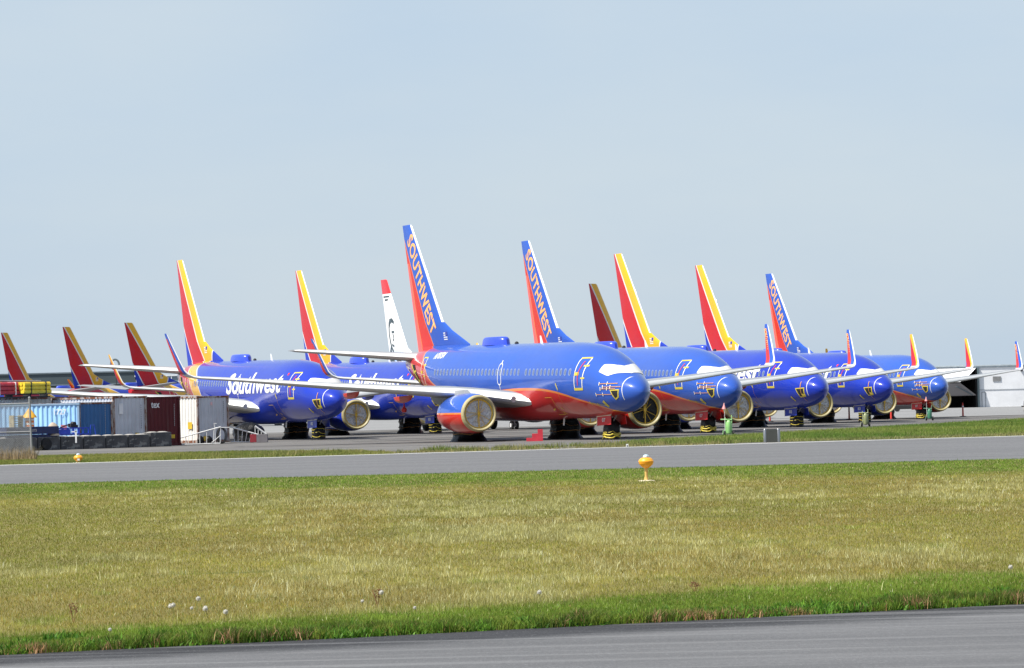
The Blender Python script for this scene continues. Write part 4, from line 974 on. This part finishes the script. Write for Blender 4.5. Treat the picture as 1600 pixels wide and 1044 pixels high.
# chain-link fence
o=empty('chain_link_fence',(-21.16,172.5,0)); tag(o,'chain-link fence end with top rail at the left edge of the photo','fence')
b=MB(); b.tube([(0,0,0),(-.06,0,2.76)],.045,8); b.lathe([(0,.055),(.05,.04),(.07,0)],(-.06,0,2.75),n=8); b.build('end_post',m_gs,o,True)
b=MB(); b.tube([(-2.9,0,0),(-2.95,0,2.7)],.04,8); b.build('line_post',m_gs,o)
b=MB(); b.tube([(-.06,0,2.52),(-5,0,2.48)],.028,8); b.build('top_rail',m_gs,o); b=MB(); b.tube([(-.03,0,1.28),(-5,0,1.25)],.024,8); b.build('mid_rail',m_gs,o)
b=MB(); st=.075; H=2.5; W=5.0
for k in range(int((W+H)/st)):
    a=-k*st
    for sg in(1,-1):
        x0=a+(H if sg>0 else 0); pts=[]
        p0=(a if sg>0 else a, .02); 
        if sg>0: P_=(a,0.03); Q_=(a+H,H)
        else: P_=(a+H,0.03); Q_=(a,H)
        P_=Vector(P_);Q_=Vector(Q_); d=Q_-P_
        lo_,hi_=0.,1.
        for i,s_ in((0,0),):
            for lim,sign in((0,1),(-W,-1)):
                f0=(P_.x-lim)*sign; f1=(Q_.x-lim)*sign
                if f0>0 and f1>0: lo_=2
                elif f0>0: lo_=max(lo_,f0/(f0-f1))
                elif f1>0: hi_=min(hi_,f0/(f0-f1))
        if lo_<hi_ and hi_-lo_>.01:
            A_=P_+d*lo_; B_=P_+d*hi_; b.tube([(A_.x,0,A_.y),(B_.x,0,B_.y)],.009,3,caps=False)
b.build('wire_mesh',m_gs,o)
# ladders, coil, boxes right of the containers
m_lad=simple('ladder_aluminium',(.72,.72,.70),.45,.1,0,.1,6); m_rub=simple('black_hose',(.015,.015,.016),.6)
o=empty('ladder',(-19.95,233.6,0)); tag(o,'white railing frame lying before the pale grey container','ladder'); b=MB(); A_,B_=Vector((0,0,.40)),Vector((2.5,.4,1.02)); C_,D_=Vector((.08,0,.03)),Vector((2.45,.4,.05))
b.tube([A_,B_],.035,6); b.tube([C_,D_],.03,6)
for k in range(7): u=k/6; b.tube([A_.lerp(B_,u),C_.lerp(D_,u)],.02,5)
b.tube([(1.95,.3,.1),(2.5,.4,.55)],.02,5); b.build('rail',m_lad,o)
o=empty('pipe_stand',(-17.85,234.8,0)); tag(o,'thin white bent pipe stand above the hose coil','stand'); b=MB(); b.tube([(0,0,0),(0,0,.98),(.85,.1,.98)],.022,6); b.tube([(0,0,.9),(-.05,0,1.25),(.1,0,1.22)],.02,6); b.build('pipe',m_lad,o)
o=empty('hose_coil',(-17.55,235.2,0)); tag(o,'black hose coil leaning on the pale grey container','hose'); b=MB()
for k in range(7):
    rr=.47-.03*(k%3); b.tube([(rr*.55*math.cos(2*PI*i/26)+.02*k,-.03*k,.5+rr*math.sin(2*PI*i/26)) for i in range(26)],.022,6,closed=True)
b.build('hose',m_rub,o)
for nx,lb in((-18.75,'small black bag beside the ladder foot under the rusty corner'),(-18.25,'small black bag between the orange stickers and the hose coil')):
    o=empty('black_bag',(nx,235.2,0)); tag(o,lb,'bag'); b=MB(); lump(b,(0,0,0),.2,.2,.5,nx,1.2,14,7,.1); b.build('bag_body',MT['black'],o,True)
o=empty('ladder',(-17.3,238.6,0)); tag(o,'long white ladder leaning down to the grey box, right of the containers','ladder'); b=MB(); A_,B_=Vector((0,0,1.02)),Vector((1.75,.2,.48)); C_,D_=Vector((.1,0,.1)),Vector((1.5,.2,.03))
b.tube([A_,B_],.045,6); b.tube([C_,D_],.03,6)
for k in range(1,7): u=k/6.4; b.tube([A_.lerp(B_,u),C_.lerp(D_,u)],.022,5)
b.build('rail',m_lad,o)
o=empty('ladder',(-15.75,239.2,0)); tag(o,'short white ladder section standing behind the grey box','ladder'); b=MB(); A_,B_=Vector((0,0,1.0)),Vector((.65,.1,.5))
b.tube([A_,B_],.06,6)
for k in range(4): u=k/3.5; b.tube([A_.lerp(B_,u),Vector((A_.lerp(B_,u).x,0,.2))],.022,5)
b.build('rail',m_lad,o)
o=empty('grey_box',(-15.25,238.0,0)); tag(o,'grey weathered box with red end on the gravel by the ladders','box'); b=MB(); b.box((0,0,.26),(.66,.6,.5)); b.build('box_body',simple('grey_box_paint',(.16,.15,.16),.7),o,bevel=.015); b=MB(); b.box((-.53,0,.27),(.38,.55,.48)); b.build('red_end',simple('red_box_paint',(.25,.02,.03),.6),o,bevel=.01)
# made-up black lump filling the dark area under the left airliner
o=empty('dark_filler',(-16.6,245.5,0)); tag(o,'black tarp lump added to fill the dark area under the airliner wing beside the containers','tarp pile'); b=MB(); lump(b,(0,0,0),.95,.6,1.2,9,1.1,26,10,.12); b.build('filler',MT['black'],o,True)

# ---------------------------------------------------------------- lights, posts, carts
m_tlo=simple('light_orange',(.86,.36,.02),.35,0,.2,.06,8); m_pole=simple('light_stem',(.62,.40,.12),.5,0,0,.15,8); m_gl=newmat('light_glass',.1)[0]; m_gl.node_tree.nodes['Principled BSDF'].inputs['Base Color'].default_value=(.5,.62,.68,1)
def taxi_light(x,y,label,k=1.,stem=.36):
    o=empty('taxiway_light',(x,y,0)); tag(o,label,'taxiway light','yellow elevated taxiway lights'); b=MB(); b.lathe([(0,.22),(.02,.2),(.03,.08)],n=24); b.build('base_plate',simple('base_concrete',(.62,.55,.40),.7),o,True)
    b=MB(); b.lathe([(.02,.06),(.10,.05),(.10,.042),(stem,.042)],n=14); b.build('stem',m_pole,o,True)
    z=stem; b=MB(); b.lathe([(z-.04,.05),(z,.11),(z+.06,.17),(z+.10,.185),(z+.115,.185),(z+.12,.192),(z+.14,.192),(z+.145,.185),(z+.18,.17),(z+.215,.13),(z+.225,.09)],n=28); b.build('housing',m_tlo,o,True)
    b=MB(); b.lathe([(z+.22,.075),(z+.25,.085),(z+.28,.07),(z+.30,.03),(z+.305,0)],n=18); b.build('lens',m_gl,o,True)
    b=MB()
    for a in range(4): b.box((.075*math.cos(a*PI/2+.4),.075*math.sin(a*PI/2+.4),z+.25),(.014,.014,.06),a*PI/2)
    b.build('lens_clip',m_gs,o)
    return o
taxi_light(3.25,97.7,'orange taxiway light on a pale stem at the field edge nearest the camera')
o=taxi_light(-17.93,TL(-17.93)+1.2,'orange taxiway light low in the far grass strip below the containers',stem=.08)
b=MB(); b.box((.03,-.18,.13),(.10,.02,.08)); b.build('number_plate',MT['white'],o)
o=empty('edge_marker',(4.85,TL(4.85)+.1,0)); tag(o,'tiny white marker stub on the taxiway edge line','marker'); b=MB(); b.box((0,0,.07),(.10,.05,.14)); b.build('marker_body',MT['white'],o); b=MB(); b.box((0,-.03,.06),(.04,.01,.06)); b.build('marker_slot',m_blk,o)
# electrical box between two steel posts
o=empty('utility_box',(11.45,175.2,0)); tag(o,'dark grey panel between two shiny steel posts beside the taxiway','utility box'); b=MB(); b.box((0,0,.29),(.5,.12,.56)); b.build('panel',simple('panel_paint',(.055,.058,.05),.5),o,bevel=.01)
for xx in(-.30,.30): b=MB(); b.lathe([(0,.075),(.58,.075),(.60,.06),(.61,0)],(xx,0,0),n=16); b.build('post',simple('steel_post',(.3,.3,.3),.3,.8),o,True)
# delineator posts
m_del=simple('delineator_red',(.80,.07,.05),.5)
for i,(x,y,lb) in enumerate([(20.95,322.3,'red delineator post seen under the wing between the second and third engines'),(27.47,322.6,'red delineator post left of the olive cart'),(29.8,311,'short red post hidden partly by an engine near the row end'),(37.3,327,'red delineator post standing alone before the hangar')]):
    o=empty('delineator_post',(x,y,0)); tag(o,lb,'delineator post','red delineator posts on the apron'); b=MB(); b.lathe([(.04,.075),(1.0,.06),(1.15,.03),(1.2,0)],n=12); b.build('post',m_del,o,True); b=MB(); b.lathe([(0,.3),(.05,.27),(.07,.1)],n=10); b.build('base',m_blk,o); b=MB(); b.lathe([(.78,.072),(.92,.068)],n=12); b.build('reflective_band',MT['white'],o)
# red step block
o=empty('step_block',(.62,206.,0)); tag(o,'red three-step block on the gravel under the nearest fuselage','step block'); b=MB(); P_=[(0,0),(.87,0),(.87,.62),(.60,.62),(.60,.40),(.30,.40),(.30,.18),(0,.18)]
vs=[(x,y,z) for y in(0,.35) for x,z in P_]; b.add(vs,[tuple(range(8)),tuple(range(15,7,-1))]+[(i,(i+1)%8,8+(i+1)%8,8+i) for i in range(8)]); b.build('step_body',simple('step_red',(.55,.03,.05),.6,dirt=((.3,.05,.06),.6)),o)
def bottle_cart(x,y,c,label,flag=False,s=1.):
    o=empty('extinguisher_cart',(x,y,0)); tag(o,label,'extinguisher cart','wheeled extinguishers at the nose gears'); g=simple('cart_green',c,.4); 
    b=MB(); b.lathe([(.12,.06),(.16,.13),(.2,.14),(.72,.14),(.82,.09),(.86,.04),(.93,.04),(.93,0)],n=18); b.build('cylinder',g,o,True)
    b=MB(); 
    for xx in(-.17,.17): b.tube([(xx,.1,.1),(xx,.12,1.0),(xx,.12,1.12 if xx>0 else 1.0)],.02,6)
    b.tube([(-.42,.1,.90),(.18,.1,.88)],.03,6); b.tube([(-.17,.1,.25),(.17,.1,.25)],.02,6); b.tube([(-.32,.0,.06),(-.30,0,.30),(-.17,.1,.30)],.018,6); b.build('frame',simple('cart_frame',[min(1,k*1.3+.1) for k in c],.5),o)
    for xx in(-.24,.24): b=MB(); b.lathe([(-.04,.05),(-.05,.15),(.05,.15),(.04,.05)],(xx,.05,.15),'X',16); b.build('wheel',MT['tyre'],o,True)
    if flag:
        b=MB(); b.tube([(-.2,0,.1),(-.2,0,1.75)],.012,5); b.build('whip_pole',MT['white'],o); b=MB(); b.add([(-.2,0,1.75),(-.2,.01,1.45),(-.36,0,1.45),(-.2,.01,1.75)],[(0,1,2)]); b.lathe([(0,.09),(.33,.01)],(-.22,0,1.44),n=8); b.build('pennant',simple('pennant_pink',(.8,.35,.35),.6),o)
    return o
bottle_cart(11.28,207,(.25,.52,.17),'light green wheeled extinguisher by the nose of the second airliner',True)
bottle_cart(22.08,247.3,(.24,.27,.13),'olive wheeled extinguisher by the nose gear of the fourth airliner')
bottle_cart(30.75,291.3,(.06,.22,.13),'dark green wheeled extinguisher with a pennant by the nose of the fifth airliner',True)

# ---------------------------------------------------------------- far buildings
m_hd=simple('dark_green_cladding',(.045,.065,.075),.6,0,0,.12,.2); m_hg=simple('hangar_glass',(.14,.19,.23),.25,0,0,.2,.3); m_hp=simple('cladding_post',(.28,.33,.36),.6); m_ht=simple('roof_trim',(.10,.13,.15),.6)
o=empty('hangar',(-100,700,0)); tag(o,'long dark green hangar across the far left background','hangar'); b=MB(); b.box((15,10,4.6),(38,20,9.2)); b.build('wall',m_hd,o)
b=MB(); b.box((15,-.1,7.2),(38.1,.3,.25)); b.box((15,-.1,5.4),(38.1,.3,.2)); b.box((15,10,9.3),(38.6,20.4,.25)); b.build('trim',m_ht,o)
b=MB()
for xx in(4.8,8.0,12.0,17.5,24.5): b.box((xx,-.3,3.7),(.16,.2,7.4))
b.build('post',m_hp,o)
o=empty('terminal_building',(-67.2,700,0)); tag(o,'glazed grey building joined to the right end of the dark hangar','building'); b=MB(); b.box((5,8,4.2),(10,16,8.4)); b.build('window',m_hg,o); b=MB()
for k in range(8): b.box((.2+k*1.25,-.1,4.2),(.16,.2,8.4))
b.box((5,-.1,8.45),(10.2,.3,.3)); b.box((5,-.1,5.2),(10,.2,.15)); b.build('mullion',simple('mullion_white',(.6,.63,.65),.6),o)
o=empty('light_pole',(-60.5,600,0)); tag(o,'slim pole with a round lamp ring above the left background','light pole'); b=MB(); b.tube([(0,0,0),(0,0,8.0)],.07,6); b.build('pole',m_blk,o); b=MB(); b.tube([(.05+.62*math.cos(2*PI*k/16)-.2,0,9.4+.75*math.sin(2*PI*k/16)) for k in range(16)],.16,6,closed=True); b.box((-.15,0,8.4),(.12,.12,1)); b.build('lamp_ring',simple('lamp_ring_paint',(.12,.15,.16),.5),o,True)
m_lw=simple('pale_cladding',(.50,.56,.60),.6,0,0,.08,.3); m_lp=simple('pale_post',(.75,.77,.78),.6)
o=empty('low_building',(-57,610,0)); tag(o,'low pale blue-grey building seen in the gaps under the left fuselages','building'); b=MB(); b.box((26,5,1.5),(52,10,3.0)); b.build('wall',m_lw,o); b=MB()
for k in range(20): b.box((k*2.7,-.08,1.5),(.3,.15,3.0))
b.build('column',m_lp,o); b=MB(); b.box((26,-.1,.12),(52,.2,.25)); b.build('plinth',m_ht,o)
o=empty('low_building',(-3,640,0)); tag(o,'low white building seen under the fuselages of the front row','building'); b=MB(); b.box((29,5,1.2),(60,10,2.4)); b.build('wall',simple('white_cladding',(.68,.70,.72),.6,0,0,.06,.2),o); b=MB()
for k in range(18): b.box((1+k*3.4,-.08,.9),(1.2,.12,1.8))
b.build('door',m_lw,o)
# white hangar on the right
m_wc,t,bb,v,x,y=ground_mat('white_panel_cladding',(.76,.77,.79),(.82,.82,.83),(.2,.2,.2),.3,None,.6,.3)
ww=t.nodes.new('ShaderNodeTexWave'); ww.wave_type='BANDS'; ww.bands_direction='X'; ww.inputs['Scale'].default_value=1.1; t.links.new(v,ww.inputs['Vector']); bump(t,bb,N(t,ww.outputs['Fac']),.05,.02)
o=empty('hangar',(61.3,520,0)); tag(o,'white metal hangar with open bay at the right edge','hangar')
b=MB(); b.box((9.5,8,2.62),(18.6,16,5.24)); b.build('wall',m_wc,o)
b=MB(); b.box((9.5,-.04,2.3),(18.62,.05,.03)); b.build('panel_joint',m_ht,o)
b=MB(); b.box((3.3,8,5.42),(32,16.2,.36)); b.box((3.3,-.14,5.50),(32,.1,.14)); b.build('roof',simple('roof_grey',(.42,.47,.50),.5),o)
b=MB(); b.box((-5.3,15.6,2.6),(10.2,.3,5.2)); b.box((-.12,8,2.6),(.12,15.6,5.2)); b.box((-5.3,8,5.3),(10.2,15.8,.1)); b.box((-5.3,8,.03),(10.2,15.2,.03)); b.box((-10.2,8,2.6),(.3,16,5.2)); b.build('bay_wall',m_blk,o)  # interior faces all black, painting in the shade of the open bay
b=MB(); b.box((.12,-.15,2.62),(.26,.4,5.24)); b.build('door_post',simple('post_teal',(.10,.14,.15),.5),o)
b=MB(); b.add([(-10,-.2,5.2),(-.15,-.2,5.2),(-1.2,-1.6,4.3),(-2.45,-1.9,3.42),(-10,-1.9,3.3),(-10,-.0,5.2),(-.15,-.0,5.2),(-1.2,-1.4,4.25),(-2.45,-1.7,3.37),(-10,-1.7,3.25)],[(0,1,2,3,4),(9,8,7,6,5),(1,6,7,2),(2,7,8,3),(3,8,9,4)]); b.build('upper_door_leaf',m_wc,o)
b=MB(); b.add([(-10,-1.7,3.2),(-2.4,-1.7,3.25),(-.2,-.4,1.62),(-10,-.4,1.6),(-10,-1.5,3.15),(-2.4,-1.5,3.2),(-.2,-.2,1.57),(-10,-.2,1.55)],[(0,1,2,3),(7,6,5,4),(1,5,6,2),(2,6,7,3)]); b.build('lower_door_leaf',simple('door_leaf_grey',(.22,.21,.22),.6,0,0,.1,.5),o)
b=MB(); b.tube([(-3.0,-1.75,2.85),(-.75,-.5,1.66)],.07,5); b.build('door_brace',m_ht,o)
b=MB(); b.box((2.6,-.05,3.72),(1.05,.08,.62)); b.build('vent',simple('vent_grey',(.2,.2,.2),.6),o)
b=MB(); b.box((5.9,-.1,4.75),(.3,.3,.22)); b.build('wall_lamp',m_blk,o)
b=MB()
for xx in(.58,1.05): b.box((xx,-.05,1.0),(.04,.06,2.0))
b.box((.82,-.05,2.0),(.5,.06,.04)); b.build('side_door_frame',m_ht,o)
# parked car and tug
o=empty('parked_car',(44.9,450,0)); tag(o,'dark car parked far behind the last airliner, seen under its fuselage','car'); b=MB(); b.box((0,0,.55),(3.6,1.7,.55)); b.build('body',m_blk,o,bevel=.15)
b=MB(); vs=[(-1.2,-.75,.8),(1.3,-.75,.8),(.9,-.65,1.35),(-.8,-.65,1.35),(-1.2,.75,.8),(1.3,.75,.8),(.9,.65,1.35),(-.8,.65,1.35)]; b.add(vs,[(0,1,2,3),(7,6,5,4),(0,3,7,4),(1,5,6,2),(3,2,6,7)]); b.build('cabin',m_hg,o)
for xx in(-1.15,1.15): b=MB(); b.lathe([(-.1,.1),(-.1,.32),(.1,.32),(.1,.1)],(xx,-.8,.32),'Y',16); b.build('wheel',MT['tyre'],o,True)
o=empty('baggage_tug',(44.2,333,0)); tag(o,'cream tug cut off by the right edge of the photo','tug'); b=MB(); b.box((0,0,.62),(2.0,1.2,.5)); b.box((.3,0,1.0),(1.1,1.1,.5)); b.build('body',simple('cream_paint',(.55,.53,.42),.5),o,bevel=.06)
for xx in(-.78,.7): b=MB(); b.lathe([(-.1,.12),(-.12,.34),(.12,.34),(.1,.12)],(xx,-.6,.34),'Y',18); b.build('wheel',MT['tyre'],o,True)
b=MB(); b.tube([(-1.0,0,1.2),(-1.05,0,.8)],.03,5); b.box((-1.12,0,.72),(.25,.3,.1)); b.build('hitch',m_blk,o)
